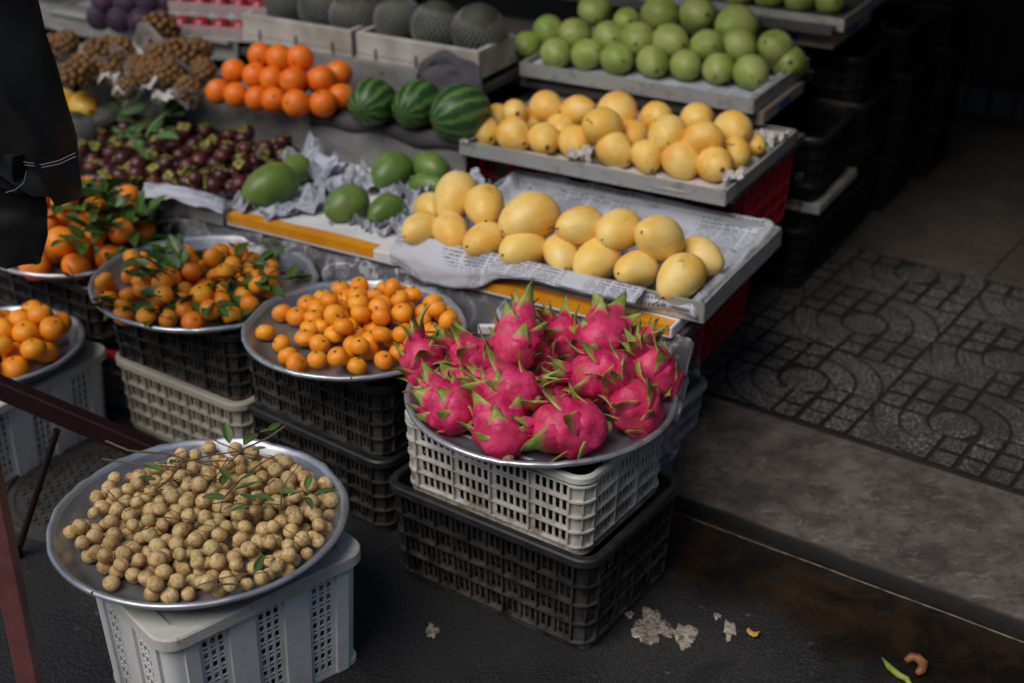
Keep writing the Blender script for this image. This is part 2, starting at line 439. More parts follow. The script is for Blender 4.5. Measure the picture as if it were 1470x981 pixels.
M_GATE = m_simple('brown_gate_paint', (.030,.017,.012), .6, (.016,.010,.008), 30, bump=.2)
M_WALL = m_simple('dark_wall', (.035,.033,.032), .9, (.022,.02,.02), 4, bump=.3)
M_HOUSE = m_simple('house_plaster', (.16,.15,.13), .9, (.11,.10,.09), 2, bump=.2)
M_AWN = m_simple('awning_canvas', (.05,.06,.08), .9, (.035,.04,.055), 3, bump=.1)
M_MAND = m_citrus('mandarin_skin', (.90,.34,.014), (.86,.235,.008), (.92,.46,.04))
M_MAND2 = m_citrus('deep_mandarin_skin', (.86,.25,.010), (.80,.185,.008), (.88,.34,.025), green=(.42,.33,.03), gamt=.4)
M_ORNG = m_citrus('orange_skin', (.80,.175,.008), (.74,.135,.006), (.86,.26,.015), green=(.62,.36,.03), gamt=.5, unit=.037)
M_MANGOY = m_mango('yellow_mango_skin', (.86,.57,.135), (.82,.47,.080), (.87,.66,.25), rough=.45)
M_MANGOO = m_mango('golden_mango_skin', (.83,.50,.095), (.78,.40,.055), (.84,.60,.19), sp=.6, rough=.48)
M_MANGOG = m_mango('green_mango_skin', (.26,.34,.060), (.19,.28,.050), (.36,.41,.13), speck=(.10,.08,.03), unit=.085, rough=.48)
M_MANGOD = m_mango('dark_green_mango_skin', (.080,.17,.030), (.12,.21,.035), (.17,.25,.06), speck=(.26,.22,.04))
M_POMEL = m_mango('deep_yellow_skin', (.62,.34,.03), (.55,.28,.03), (.62,.40,.06))
M_SCAR = m_simple('stem_scar_brown', (.055,.028,.014), .85, (.11,.06,.03), 90, bump=.3)
M_STEM = m_simple('twig_bark', (.17,.105,.06), .85, (.10,.06,.035), 60, bump=.3, bscale=200)
M_GSTEM = m_simple('green_stem', (.12,.15,.04), .6, (.08,.09,.03), 60, bump=.1)
M_LONG = m_longan()
M_DRAG = m_dragon()
M_NUB = m_simple('cut_stem', (.34,.24,.12), .8, (.16,.10,.05), 120, bump=.4, bscale=300)
M_LEAF = m_leaf('citrus_leaf', (.030,.080,.013), (.075,.15,.022), .36)
M_LEAFL = m_leaf('pale_leaf', (.085,.145,.035), (.05,.10,.022), .5)
M_LEAFG = m_leaf('dusty_leaf', (.075,.145,.05), (.10,.18,.065), .55)
M_MELON = m_melon()
M_MSTN = m_simple('mangosteen_skin', (.026,.008,.010), .40, (.12,.022,.022), 22, per=True, bump=.15, unit=.021)
M_MCAL = m_simple('mangosteen_calyx', (.34,.33,.06), .6, (.09,.06,.025), 26, per=True, bump=.2, unit=.021)
M_BRLONG = m_simple('brown_longan_skin', (.19,.092,.024), .65, (.12,.055,.015), 60, per=True, bump=.2)
M_PURP = m_simple('purple_foam_net', (.070,.050,.11), .7, (.05,.036,.08), 60, bump=.3)
M_PEAR = m_simple('red_plum_skin', (.22,.05,.05), .4, (.12,.06,.10), 20, per=True)
M_REDF = m_simple('red_wax_apple_skin', (.30,.010,.030), .3, (.20,.008,.02), 30, per=True, bump=.05)
M_MELG = m_simple('dark_melon_skin', (.045,.050,.030), .7, (.028,.032,.020), 30, per=True)
M_NET = m_simple('white_foam_net', (.24,.245,.25), .7, (.16,.165,.17), 40, bump=0)
M_CLEAR = MT('clear_box', .1, .6).m; M_CLEAR.node_tree.nodes['Principled BSDF'].inputs['Alpha'].default_value = .22
M_CARD = m_simple('printed_carton', (.34,.26,.22), .8, (.28,.21,.18), 6, bump=.1)
M_BLUEPR = m_simple('blue_print', (.03,.09,.30), .6, None, bump=0)
M_PEEL = m_simple('dried_peel', (.30,.12,.04), .5, (.16,.06,.02), 50, bump=.4)
M_YPEEL = m_simple('yellow_petal', (.55,.33,.05), .6, (.45,.22,.03), 50, bump=.2)
M_STALK = m_simple('green_stalk', (.16,.26,.03), .45, (.30,.33,.06), 30, bump=.1)

# ================================================================== THE SETTING
def sheet(name, pts, z, mat, kind='structure'):
    mb = MB(); mb.add([(p[0], p[1], z) for p in pts], [tuple(range(len(pts)))])
    return tag(mb.build(name, mat), kind=kind)
sheet('road', [(-150,-150),(150,-150),(150,150),(-150,150)], 0, M_ASPH)
# kerb slab: front lip, gently sloping top
mb = MB()
n = 160
for i in range(n+1):
    p = -8 + 16*i/n
    w = .010*N3((p*6,0,0)) + .007*N3((p*25,3,0))
    prof = [(2.375+w, -.02), (2.375+w, .033), (2.382+w*.8, .041), (2.45, .043), (2.60, .048), (2.79, .051), (2.79,-.02)]
    for (q, z) in prof: mb.v.append(tuple(K(p, q, z)))
m = 7
for i in range(n):
    for j in range(m-1):
        a = i*m+j; mb.f.append((a, a+1, a+m+1, a+m))
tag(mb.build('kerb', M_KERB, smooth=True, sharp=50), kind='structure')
mb = MB()
for i in range(400):
    p0 = -4 + 8*i/400; p1 = p0+.02
    f0 = 2.3615+.004*N3((p0*4,0,7)); f1 = 2.3615+.004*N3((p1*4,0,7)); w0 = max(.0004, .0016+.0022*N3((p0*18,0,2)))
    mb.add([K(p0,f0-w0,.0012),K(p1,f1-w0,.0012),K(p1,f1,.0030),K(p0,f0,.0030),K(p1,f1+w0,.0012),K(p0,f0+w0,.0012)], [(0,1,2,3),(3,2,4,5)])
tag(mb.build('gutter_joint', M_JOINT), kind='structure')
# pavement of patterned terrazzo pavers on a dirt bed
bed = MB(); bed.box(K(0, 3.32, 0.006), (16, 1.06, .092), Matrix.Rotation(YAW_K, 3, 'Z'))
pavement = tag(bed.build('pavement', M_BED), kind='structure')
pieces = []
def arc(cx, cy, r, a0, a1, n): return [(cx+r*cos(a0+(a1-a0)*i/n), cy+r*sin(a0+(a1-a0)*i/n)) for i in range(n+1)]
C0p, C0q, T = -1.197, 2.995, .39
g = .0055
for i in range(-5, 5):
    for j in range(3):
        cx, cy = C0p+i*T, C0q+j*T
        pieces.append([(cx+.058*cos(2*pi*k/20), cy+.058*sin(2*pi*k/20)) for k in range(20)])
        for qd in (0, 2):      # rings: quadrant right-far and left-near
            a0 = qd*pi/2; ga = g
            for r0, r1 in ((.0665,.1265), (.1325,.1915)):
                pieces.append(arc(cx, cy, r1, a0+ga/r1, a0+pi/2-ga/r1, 8) + arc(cx, cy, r0, a0+pi/2-ga/r0, a0+ga/r0, 6))
            sx, sy = (1,1) if qd == 0 else (-1,-1)
            a = arc(cx, cy, .1975, a0+.25, a0+pi/2-.25, 8)
            pieces.append(a + [(cx+sx*.192*.52, cy+sy*.192), (cx+sx*.192, cy+sy*.192), (cx+sx*.192, cy+sy*.192*.52)][::(1 if qd==0 else 1)] if False else
                          [(cx+sx*.192, cy+sy*.192)] + [p for p in sorted(a, key=lambda p: -p[0]*sx)][::-1] )
        for sx, sy in ((-1,1),(1,-1)):
            colsx = ((.005,.058),(.070,.1245),(.1355,.1905))
            for ci, (x0,x1) in enumerate(colsx):
                rows = ((.0045,.0605),(.0690,.1255),(.1340,.191))
                for ri, (y0,y1) in enumerate(rows):
                    if ci == 0 and ri == 0: continue
                    if ci == 0 and ri == 1: y0 = .067
                    P = [(cx+sx*x0,cy+sy*y0),(cx+sx*x1,cy+sy*y0),(cx+sx*x1,cy+sy*y1),(cx+sx*x0,cy+sy*y1)]
                    pieces.append(P)
def cen(P): return (sum(p[0] for p in P)/len(P), sum(p[1] for p in P)/len(P))
def ccw(P):
    A = sum(P[i][0]*P[(i+1)%len(P)][1]-P[(i+1)%len(P)][0]*P[i][1] for i in range(len(P)))
    return P if A > 0 else P[::-1]
def inview(w):
    d = w.y*cos(PITCH) + (H-w.z)*sin(PITCH)
    if d < .3: return False
    u = w.x/d*2042; v = ((H-w.z)*cos(PITCH) - w.y*sin(PITCH))/d*2042
    return 230 < u < 780 and abs(v) < 520
pieces = [P for P in pieces if cen(P)[1] < 3.89]
pieces.sort(key=lambda P: (not inview(K(*cen(P), .06)), K(*cen(P), 0).length))
random.seed(4)
rest = MB()
for idx, P in enumerate(pieces):
    P = ccw(P); c = cen(P); zj = .058 + random.uniform(-.0012,.0012)
    mb = MB() if idx < 295 else rest
    vs = []
    Q = [(p[0], p[1]) for p in P]
    k0 = len(mb.v); mb.prism(Q, .040, zj, .0025)
    if idx < 295:
        mb.v = [tuple(Vector((v[0]-c[0], v[1]-c[1], v[2]))) for v in mb.v]
        o = mb.build('paver', M_PAV, pavement, loc=K(c[0], c[1], 0), rz=YAW_K)
        o.data.materials.append(M_BED)
        for pl_ in o.data.polygons:
            if len(pl_.vertices) == 4 and pl_.normal.z < .6: pl_.material_index = 1
        o.rotation_euler = (random.uniform(-.008,.008), random.uniform(-.008,.008), YAW_K)
    else:
        mb.v[k0:] = [tuple(K(v[0], v[1], v[2])) for v in mb.v[k0:]]
pf = tag(rest.build('paver_field', M_PAV, pavement), kind='stuff'); pf.data.materials.append(M_BED)
for pl_ in pf.data.polygons:
    if pl_.normal.z < .6: pl_.material_index = 1
# shop floor of large tiles
fb = MB(); fb.box(K(0, 4.9, .02), (16, 2.1, .072), Matrix.Rotation(YAW_K, 3, 'Z'))
floor = tag(fb.build('shop_floor', M_BED), kind='structure')
tl = .60
for i in range(-6, 6):
    for j in range(3):
        p0 = -1.02 + i*tl; q0 = 3.852 + j*tl
        mb = MB(); mb.prism([(-tl/2+.002,-tl/2+.002),(tl/2-.002,-tl/2+.002),(tl/2-.002,tl/2-.002),(-tl/2+.002,tl/2-.002)], -.02, 0, .0015)
        o = mb.build('tile', M_TILE, floor, loc=K(p0+tl/2, q0+tl/2, .0635+random.uniform(-.001,.001)), rz=YAW_K)
# dark facade behind the stall and a folding gate
YG = 5.22
mb = MB(); mb.box(K(-6.15, YG+.2, 1.6), (8.2, .2, 3.3), Matrix.Rotation(YAW_K, 3, 'Z'))
tag(mb.build('shop_wall', M_WALL), kind='structure')
mb = MB(); mb.box(K(1.0, YG+.55, 1.6), (6.2, .12, 3.3), Matrix.Rotation(YAW_K, 3, 'Z'))
tag(mb.build('inner_wall', M_WALL), kind='structure')
gate = empty('folding_gate', K(-.6, YG, .06), YAW_K)
tag(gate, 'dark brown folding scissor gate of vertical bars closing the shop behind the tiled floor', 'gate')
gb = MB(); gb.box((0,0,1.05), (.014,.022,2.1)); gm = gb.mesh('gate_bar', M_GATE, False)
for i in range(-14, 24):
    o = inst('gate_bar', gm, gate); o.location = (i*.088, 0, 0)
mb = MB(); mb.box((0.4,.0,.012), (3.6,.05,.02)); mb.build('gate_rail', M_GATE, gate); mb = MB(); mb.box((.4,0,2.12), (3.6,.05,.04)); mb.build('gate_rail', M_GATE, gate)
ls = MB(); L = .36; ls.tube([(-.088,-.014,-.12),(.088,-.014,.12)], .0045, 4); lm = ls.mesh('gate_lattice', M_GATE, False)
for i in range(-14, 23, 1):
    for zc in (.42, 1.0, 1.6):
        for sgn in (1,-1):
            o = inst('lattice_strut', lm, gate); o.location = (i*.088+.044, -.002*sgn, zc); o.scale = (sgn,1,1)
# unseen canopy added over the stall to shade the back rows
mb = MB()
def awn(u, v):
    p = -8 + 12.5*u; q = 2.62 + 2.55*v
    return K(p, q, 2.05 + .50*v + .02*sin(u*40))
mb.grid(awn, 60, 6)
aw = mb.build('added_awning', M_AWN, smooth=True); solid(aw, .01)
tag(aw, 'unseen dark canopy added to shade the back rows of the fruit stall', 'added_awning')
# unseen houses added behind the camera to close off the low sky
def house(x0, x1, y, h, label, flip=1):
    r = empty('added_street_house', ((x0+x1)/2, y, 0)); tag(r, label, 'house', 'unseen houses added across the street')
    mb = MB(); w = x1-x0; mb.box((0,-1.5*flip,h/2), (w-.02, 3, h)); mb.build('wall', M_HOUSE, r)
    mb = MB(); mb.box((0,-1.4*flip,h+.06), (w+.1, 3.3, .12)); mb.build('roof', M_WALL, r)
    wm = MB(); wm.box((0,0,0), (.9,.06,1.3)); wmesh = wm.mesh('window', M_WALL, False)
    for lv in range(1, int(h//2.9)+1):
        for k in range(int(w//1.6)):
            z = lv*2.9-1.2
            if z+.8 > h: continue
            o = inst('window', wmesh, r); o.location = (-w/2+.8+k*1.6, .01*flip, z)
house(-13,-8,-6.5,6.2,'low unseen house added across the street behind the camera, far left'); house(-8,-3.5,-6.5,7.4,'unseen house added across the street behind the camera, left'); house(-3.5,1.5,-6.5,6.6,'unseen house added across the street right behind the camera')
house(1.5,6,-6.5,7.8,'tall unseen house added across the street behind the camera, right'); house(6,11,-6.5,6.2,'low unseen house added across the street behind the camera, far right')
# manhole cover
def manhole():
    c = at(140, 705, 0)
    r = empty('manhole_cover', c, .5); tag(r, 'round cast iron manhole cover with raised studs in the asphalt beside the trays', 'manhole cover')
    mb = MB(); R = .215
    mb.lathe([(R,-.01),(R,.006),(R-.012,.008),(R-.014,.002),(R-.022,.002),(R-.024,.006),(R-.034,.006),(R-.036,.0035),(.001,.0035)], 64)
    mb.build('cover_plate', M_IRON, r, smooth=True, sharp=35)
    mb = MB()
    for i in range(-9,10):
        for j in range(-9,10):
            x, y = i*.019, j*.019
            if x*x+y*y < (R-.045)**2:
                M = Matrix.Rotation(pi/4 if (i+j)%2 else -pi/4, 3, 'Z')
                mb.box((x,y,.0055), (.013,.006,.004), M)
    tag(mb.build('raised_studs', M_IRON, r), kind='stuff')
manhole()
# mortar splashes on the asphalt
def splash(px, py, rx, ry, seed, label):
    c = at(px, py, .0); mb = MB(); n = 72
    k = 1/ppm(c)
    ring = []
    for i in range(n):
        t = 2*pi*i/n; rr = 1 + .75*N3((cos(t)*1.1+seed, sin(t)*1.1, seed)) + .28*N3((cos(t)*3+seed, sin(t)*3, seed+4)) + .12*N3((cos(t)*9, sin(t)*9, seed))
        ring.append((cos(t)*rx*k*rr, sin(t)*ry*k*1.6*rr))
    for fr, z in ((1,.0006),(.93,.0022),(.6,.0035)):
        for (x,y) in ring: mb.v.append((x*fr, y*fr, z + (.0008*N3((x*90,y*90,seed)) if fr<1 else 0)))
    for l in range(2):
        for i in range(n):
            j = (i+1)%n; mb.f.append((l*n+i, l*n+j, (l+1)*n+j, (l+1)*n+i))
    mb.f.append(tuple(2*n+i for i in range(n)))
    tag(mb.build('mortar_splash', M_PATCH, smooth=True, loc=(c.x,c.y,.001)), label, 'mortar', 'mortar splashes on the asphalt')
splash(938, 899, 33, 22, 1.3, 'largest beige mortar splash dried on the asphalt right of the black crate')
splash(984, 916, 13, 18, 5.7, 'long beige mortar splash just right of the largest splash on the asphalt')
splash(1048, 906, 8, 12, 9.1, 'small wedge shaped mortar splash, rightmost on the asphalt')
splash(1030, 887, 6, 4, 12.1, 'tiny thin mortar splash behind the wedge shaped splash on the asphalt')
splash(903, 885, 7, 5, 15.3, 'tiny mortar splash just left of the largest splash on the asphalt')
splash(621, 908, 9, 10, 19.9, 'faint mortar splash on the asphalt in front of the black crate')

# ================================================================== CRATES
def holed_panel(mb, L, Hh, xs, zs, hole, th, style, y0=0):
    """wall from x=-L/2..L/2, z=0..Hh, outer face at y=0, inner at y=th. hole(ci,ri)->bool"""
    def ring(w, h, cx, cz, N=12):
        out = []
        for k in range(N):
            t = 2*pi*(k+.5)/N
            if style == 'rect':
                c_, s_ = cos(t), sin(t); m = min(w/2/max(abs(c_),1e-9), h/2/max(abs(s_),1e-9)); out.append((cx+c_*m, cz+s_*m))
            else:
                r = w/2; yy = max(h/2-r, 0); out.append((cx+cos(t)*r, cz+sin(t)*r+(yy if sin(t)>0 else -yy)))
        return out
    for ci in range(len(xs)-1):
        for ri in range(len(zs)-1):
            x0,x1,z0,z1 = xs[ci],xs[ci+1],zs[ri],zs[ri+1]
            hh = hole(ci, ri)
            if not hh:
                mb.add([(x0,0,z0),(x1,0,z0),(x1,0,z1),(x0,0,z1),(x0,th,z0),(x1,th,z0),(x1,th,z1),(x0,th,z1)], [(0,1,2,3),(7,6,5,4)])
            else:
                w, h = (x1-x0), (z1-z0); cx, cz = (x0+x1)/2, (z0+z1)/2
                hw, hht = w*hh[0], h*hh[1]
                if style == 'rect':
                    inn = [(cx-hw/2,cz-hht/2),(cx+hw/2,cz-hht/2),(cx+hw/2,cz+hht/2),(cx-hw/2,cz+hht/2)]
                    out = [(x0,z0),(x1,z0),(x1,z1),(x0,z1)]; N = 4
                else:
                    N = 12; inn = ring(hw, hht, cx, cz, N); out = []
                    for (ix, iz) in inn:
                        dx, dz = ix-cx, iz-cz
                        m = min((w/2)/max(abs(dx),1e-9), (h/2)/max(abs(dz),1e-9)); out.append((cx+dx*m, cz+dz*m))
                b = len(mb.v)
                for yy in (0, th):
                    mb.v += [(p[0],yy,p[1]) for p in out] + [(p[0],yy,p[1]) for p in inn]
                for k in range(N):
                    j = (k+1)%N
                    mb.f.append((b+k, b+j, b+N+j, b+N+k))
                    mb.f.append((b+2*N+j, b+2*N+k, b+3*N+k, b+3*N+j))
                    mb.f.append((b+N+k, b+N+j, b+3*N+j, b+3*N+k))
def spans(L, groups):
    "groups: list of (start, end, ncols); returns xs and set of hole columns"
    xs = [-L/2]; hc = set()
    for a, b, n in groups:
        if a > xs[-1]+1e-6: xs.append(a)
        for k in range(n): hc.add(len(xs)-1+k) if False else None
        base = len(xs)-1
        for k in range(n):
            xs.append(a+(b-a)*(k+1)/n); hc.add(base+k)
    if xs[-1] < L/2-1e-6: xs.append(L/2)
    return xs, hc
def make_crate(name, L, Wd, Hh, mat, style='lattice', rows=4, ngroups=5, per=4, taper=.05, rim_w=.014, rim_mat=None, lip=.012, flat_rim=0):
    root = empty(name)
    rc = .03                       # corner radius
    def tp(p):
        k = 1 - taper*(1-p[2]/Hh); return (p[0]*k, p[1]*k, p[2])
    zb, zt = .018, Hh-.022
    for si in range(4):
        Ls = (L if si%2 == 0 else Wd) - 2*rc; half = (Wd if si%2 == 0 else L)/2
        mb = MB()
        if style == 'lattice':
            ng = ngroups if si%2 == 0 else max(2, round(ngroups*Wd/L))
            gw = Ls/ng; groups = [(-Ls/2+gw*k+gw*.07, -Ls/2+gw*(k+1)-gw*.07, per) for k in range(ng)]
            xs, hc = spans(Ls, groups)
            zs = [0, zb] ; rh = (zt-zb)/rows
            for r in range(rows): zs += [zb+rh*(r+1)]
            zs.append(Hh)
            hole = lambda ci, ri: (.66,.80) if (ci in hc and 1 <= ri <= rows) else None
            holed_panel(mb, Ls, Hh, xs, zs, hole, .003, 'round')
            for r in range(rows+1):
                z = zb+rh*r; mb.box((0,-.0045,z), (Ls+.002,.009,.0036))
            for k in range(ng+1):
                x = -Ls/2+gw*k; mb.box((x,-.0045,(zb+zt)/2), (.0035,.009,zt-zb))
            for (a,b,nn) in groups:
                mb.box(((a+b)/2,-.002,(zb+zt)/2), (.003,.004,zt-zb))
        elif style == 'slot':
            ng = ngroups if si%2 == 0 else max(1, round(ngroups*Wd/L)); gw = Ls/ng
            groups = [(-Ls/2+gw*k+gw*.10, -Ls/2+gw*(k+1)-gw*.06, per) for k in range(ng)]
            xs, hc = spans(Ls, groups); zs = [0, zb]; rh = (zt-zb)/rows
            for r in range(rows): zs += [zb+rh*(r+1)]
            zs.append(Hh)
            hole = lambda ci, ri: (.62,.76) if (ci in hc and 1 <= ri <= rows) else None
            holed_panel(mb, Ls, Hh, xs, zs, hole, .003, 'round')
            for r in range(rows+1): mb.box((0,-.003,zb+rh*r), (Ls+.002,.006,.003))
            for k in range(ng+1): mb.box((-Ls/2+gw*k,-.0035,(zb+zt)/2), (.003,.007,zt-zb))
        else:                       # smooth walls, columns of small rectangular holes between raised panels
            ng = ngroups if si%2 == 0 else max(2, ngroups-1); gw = Ls/ng
            groups = [(-Ls/2+gw*(k+.5)-per*.0078, -Ls/2+gw*(k+.5)+per*.0078, per) for k in range(ng)]
            xs, hc = spans(Ls, groups); zs = [0, .02]
            nr = rows
            ph = (zt-.03)/nr; big = []
            for r in range(nr):
                z0 = .022+ph*r; zs += [z0+ph*.64, z0+ph]; big += [True, False]
            zs.append(Hh)
            def hole(ci, ri):
                if ci not in hc or ri < 1 or ri > len(big): return None
                return (.62,.80) if big[ri-1] else (.62,.60)
            holed_panel(mb, Ls, Hh, xs, zs, hole, .003, 'rect')
            for k in range(ng+1):
                x = -Ls/2+gw*k; w = gw-per*.0156-.014
                if k in (0, ng): w = w/2; x += (w/2 if k == 0 else -w/2)
                mb.box((x,-.003,(zt)/2), (w,.006,zt-.004))
        M = Matrix.Rotation(si*pi/2, 4, 'Z') @ Matrix.Translation((0,-half,0))
        mb.v = [tp(M @ Vector(v)) for v in mb.v]
        mb.build('side_panel', mat, root)
    # corners
    for si in range(4):
        mb = MB(); sx, sy = [(1,-1),(1,1),(-1,1),(-1,-1)][si]; cx, cy = sx*(L/2-rc), sy*(Wd/2-rc); a0 = -pi/2+si*pi/2; n = 6
        for (rr, z) in ((rc,0),(rc,Hh),(rc-.003,Hh),(rc-.003,0)):
            for k in range(n+1):
                t = a0+pi/2*k/n; mb.v.append((cx+rr*cos(t), cy+rr*sin(t), z))
        for l in range(3):
            for k in range(n): a = l*(n+1)+k; mb.f.append((a,a+1,a+n+2,a+n+1))
        if style != 'smooth':
            rh = (zt-zb)/rows
            for r in range(rows+1):
                z = zb+rh*r; b = len(mb.v)
                for (rr, dz) in ((rc,-.0017),(rc+.009,-.0018),(rc+.009,.0018),(rc,.0017)):
                    for k in range(n+1):
                        t = a0+pi/2*k/n; mb.v.append((cx+rr*cos(t), cy+rr*sin(t), z+dz))
                for l in range(3):
                    for k in range(n): a = b+l*(n+1)+k; mb.f.append((a,a+1,a+n+2,a+n+1))
            for t in (a0+pi/4,):
                mb.box((cx+(rc+.003)*cos(t), cy+(rc+.003)*sin(t), (zb+zt)/2), (.006,.003,zt-zb), Matrix.Rotation(t,3,'Z'))
        mb.v = [tp(v) for v in mb.v]
        mb.build('corner_post', mat, root, smooth=True, sharp=40)
    # rim: swept profile round the rounded rectangle
    def rrect(off, z):
        out = []; n = 6
        for si in range(4):
            sx, sy = [(1,-1),(1,1),(-1,1),(-1,-1)][si]; cx, cy = sx*(L/2-rc), sy*(Wd/2-rc); a0 = -pi/2+si*pi/2
            for k in range(n+1):
                t = a0+pi/2*k/n; r = max(rc+off,.002); out.append((cx+r*cos(t), cy+r*sin(t), z))
        return out
    def sweep(mb, prof, closed=True):
        b = len(mb.v); N = 28
        for (o_, z) in prof: mb.v += rrect(o_, z)
        P = len(prof)
        for i in range(P if closed else P-1):
            i2 = (i+1)%P
            for k in range(N):
                j = (k+1)%N; mb.f.append((b+i*N+k, b+i*N+j, b+i2*N+j, b+i2*N+k))
    mb = MB()
    w = rim_w
    sweep(mb, [(-.004-flat_rim,Hh-.004),(-.002-flat_rim,Hh+.001),(w-.003,Hh+.001),(w,Hh-.003),(w,Hh-lip-.004),(w-.003,Hh-lip-.004),(w-.003,Hh-.006),(-.002,Hh-.006)])
    mb.build('rim', rim_mat or mat, root, smooth=True, sharp=35)
    if style == 'smooth':
        mb = MB(); mb.box((0,0,Hh-.006), (L-.02-2*flat_rim*.2, Wd-.02-2*flat_rim*.2, .005)); bevel(mb.build('lid_panel', rim_mat or mat, root), .001)
    mb = MB()
    sweep(mb, [(.004-L*taper/2,0.0),(.004-L*taper/2,.012),(-.006-L*taper/2,.012),(-.006-L*taper/2,0)])
    bw, bl = Wd*(1-taper)-.02, L*(1-taper)-.02
    for k in range(9):
        x = -bl/2+bl*(k+.5)/9; mb.box((x,0,.005), (.008,bw,.006))
    for k in range(6):
        y = -bw/2+bw*(k+.5)/6; mb.box((0,y,.0055), (bl,.007,.0055))
    mb.build('base', mat, root)
    return root
def put(root, loc, rz, label, group='fruit crates', cat='crate', tilt=(0,0)):
    root.location = loc; root.rotation_euler = (tilt[0], tilt[1], rz); tag(root, label, cat, group); return root

blk = make_crate('plastic_crate', .475, .335, .225, M_BLACKP, 'lattice', 4, 5, 5)
put(blk, (.045,2.415,.002), YAW_K, 'black lattice crate on the ground under the white crate of the dragon fruit tray')
wht = make_crate('plastic_crate', .425, .30, .178, M_WHITEP, 'slot', 4, 4, 5, taper=.03, rim_w=.008, lip=.01)
mb = MB(); mb.grid(lambda u,v: (lambda t,z: Vector((max(-1,min(1,cos(t)*1.35))*.190*(1+.02*N3((t*3,z*30,1))), max(-1,min(1,sin(t)*1.35))*.128*(1+.02*N3((t*3,z*30,2))), z)))(2*pi*u, .014+.145*v), 64, 10); mb.build('bin_liner', M_BLACKC, wht, smooth=True)
put(wht, (.045,2.418,.207), YAW_K, 'dirty white crate with rounded slots between the dragon fruit tray and the black crate')
hol = make_crate('plastic_crate', .40, .29, .262, M_BLUEP, 'smooth', 8, 3, 3, taper=.06, rim_w=.012, lip=.020, flat_rim=.075, rim_mat=M_WHITEP)
c1 = Vector((-.5775,1.884,0)); a1 = radians(41.0); d1 = Vector((cos(a1),sin(a1),0)); n1 = Vector((-sin(a1),cos(a1),0))
put(hol, c1+d1*.19+n1*.137, a1, 'bluish white crate with small square holes under the tray of loose longans')
hol2 = make_crate('plastic_crate', .42, .30, .208, M_BLUEP, 'smooth', 8, 3, 3, taper=.05, rim_w=.012, lip=.016, flat_rim=.035, rim_mat=M_WHITEP)
a2 = radians(56.7)
put(hol2, (-1.215,2.925,0), a2, 'bluish white crate with small square holes under the leafless mandarin tray at the left edge')
crm = make_crate('plastic_crate', .41, .30, .195, M_CREAMP, 'lattice', 4, 5, 4)
put(crm, (-.695,3.01,.002), YAW_K, 'cream lattice crate on the ground below a black crate and the leafy mandarin tray')
bk = make_crate('plastic_crate', .42, .30, .19, M_BLACKP, 'lattice', 4, 5, 5)
put(bk, (-.70,3.02,.180), YAW_K+.02, 'black lattice crate stacked on the cream crate under the leafy mandarin tray')
def bcopy(loc, rz, label, src=bk):
    o = copy_tree(src); o.location = loc; o.rotation_euler = (0,0,rz); o['label'] = label; return o
bcopy((-.345,2.785,.002), YAW_K-.05, 'lower black crate on the ground under the small round mandarins tray')
bcopy((-.340,2.780,.186), YAW_K-.06, 'upper black crate right under the small round mandarins tray')
bcopy((-1.10,3.36,.002), YAW_K, 'lower black crate in the dark under the large leafy mandarins tray')
bcopy((-1.10,3.36,.135), YAW_K, 'upper black crate in the dark under the large leafy mandarins tray')
gry = make_crate('plastic_crate', .28, .22, .16, M_GREYP, 'lattice', 3, 3, 4, rim_mat=M_REDP)
put(gry, (-.985,3.215,.002), YAW_K+.2, 'grey crate with a red rim in the gap beside the cream crate')
c3 = make_crate('plastic_crate', .42, .30, .125, M_GREYP, 'lattice', 2, 5, 4, rim_mat=M_GREYP, lip=.008)
put(c3, (.20,2.935,.045), YAW_K, 'low grey white crate on the kerb behind the dragon fruit stack')
blk3 = bcopy((.175,3.02,.172), YAW_K, 'black crate draped with clear film behind the dragon fruit stack')
red = make_crate('plastic_crate', .48, .34, .23, M_REDP, 'lattice', 4, 5, 4)
put(red, S(-1.395,3.19,.058)+Vector((0,0,0)), YAW_S, 'red crate standing on the pavement under the front mango tray end')
bcopy(S(-1.38,3.19,.20), YAW_S, 'red crate stacked on another red crate under the front mango tray end', red)
bcopy(S(-1.345,3.30,.325), YAW_S, 'topmost red crate below the golden mango tray', red)
bcopy(S(-1.85,3.205,.300), YAW_S, 'red crate in the row below the golden mango tray, left of the topmost one', red)
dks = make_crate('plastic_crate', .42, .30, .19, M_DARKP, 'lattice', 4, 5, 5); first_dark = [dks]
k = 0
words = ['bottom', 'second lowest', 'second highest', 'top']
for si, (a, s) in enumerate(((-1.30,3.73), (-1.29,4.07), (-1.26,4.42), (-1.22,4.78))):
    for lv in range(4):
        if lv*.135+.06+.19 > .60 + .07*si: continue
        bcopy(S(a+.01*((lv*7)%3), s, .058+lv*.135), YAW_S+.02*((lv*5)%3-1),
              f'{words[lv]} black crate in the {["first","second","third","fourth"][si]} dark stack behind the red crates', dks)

dks.location = S(-1.45,4.45,.058); dks.rotation_euler = (0,0,YAW_S); tag(dks, 'black crate on the floor at the back, inside the dark stacks', 'crate', 'fruit crates')
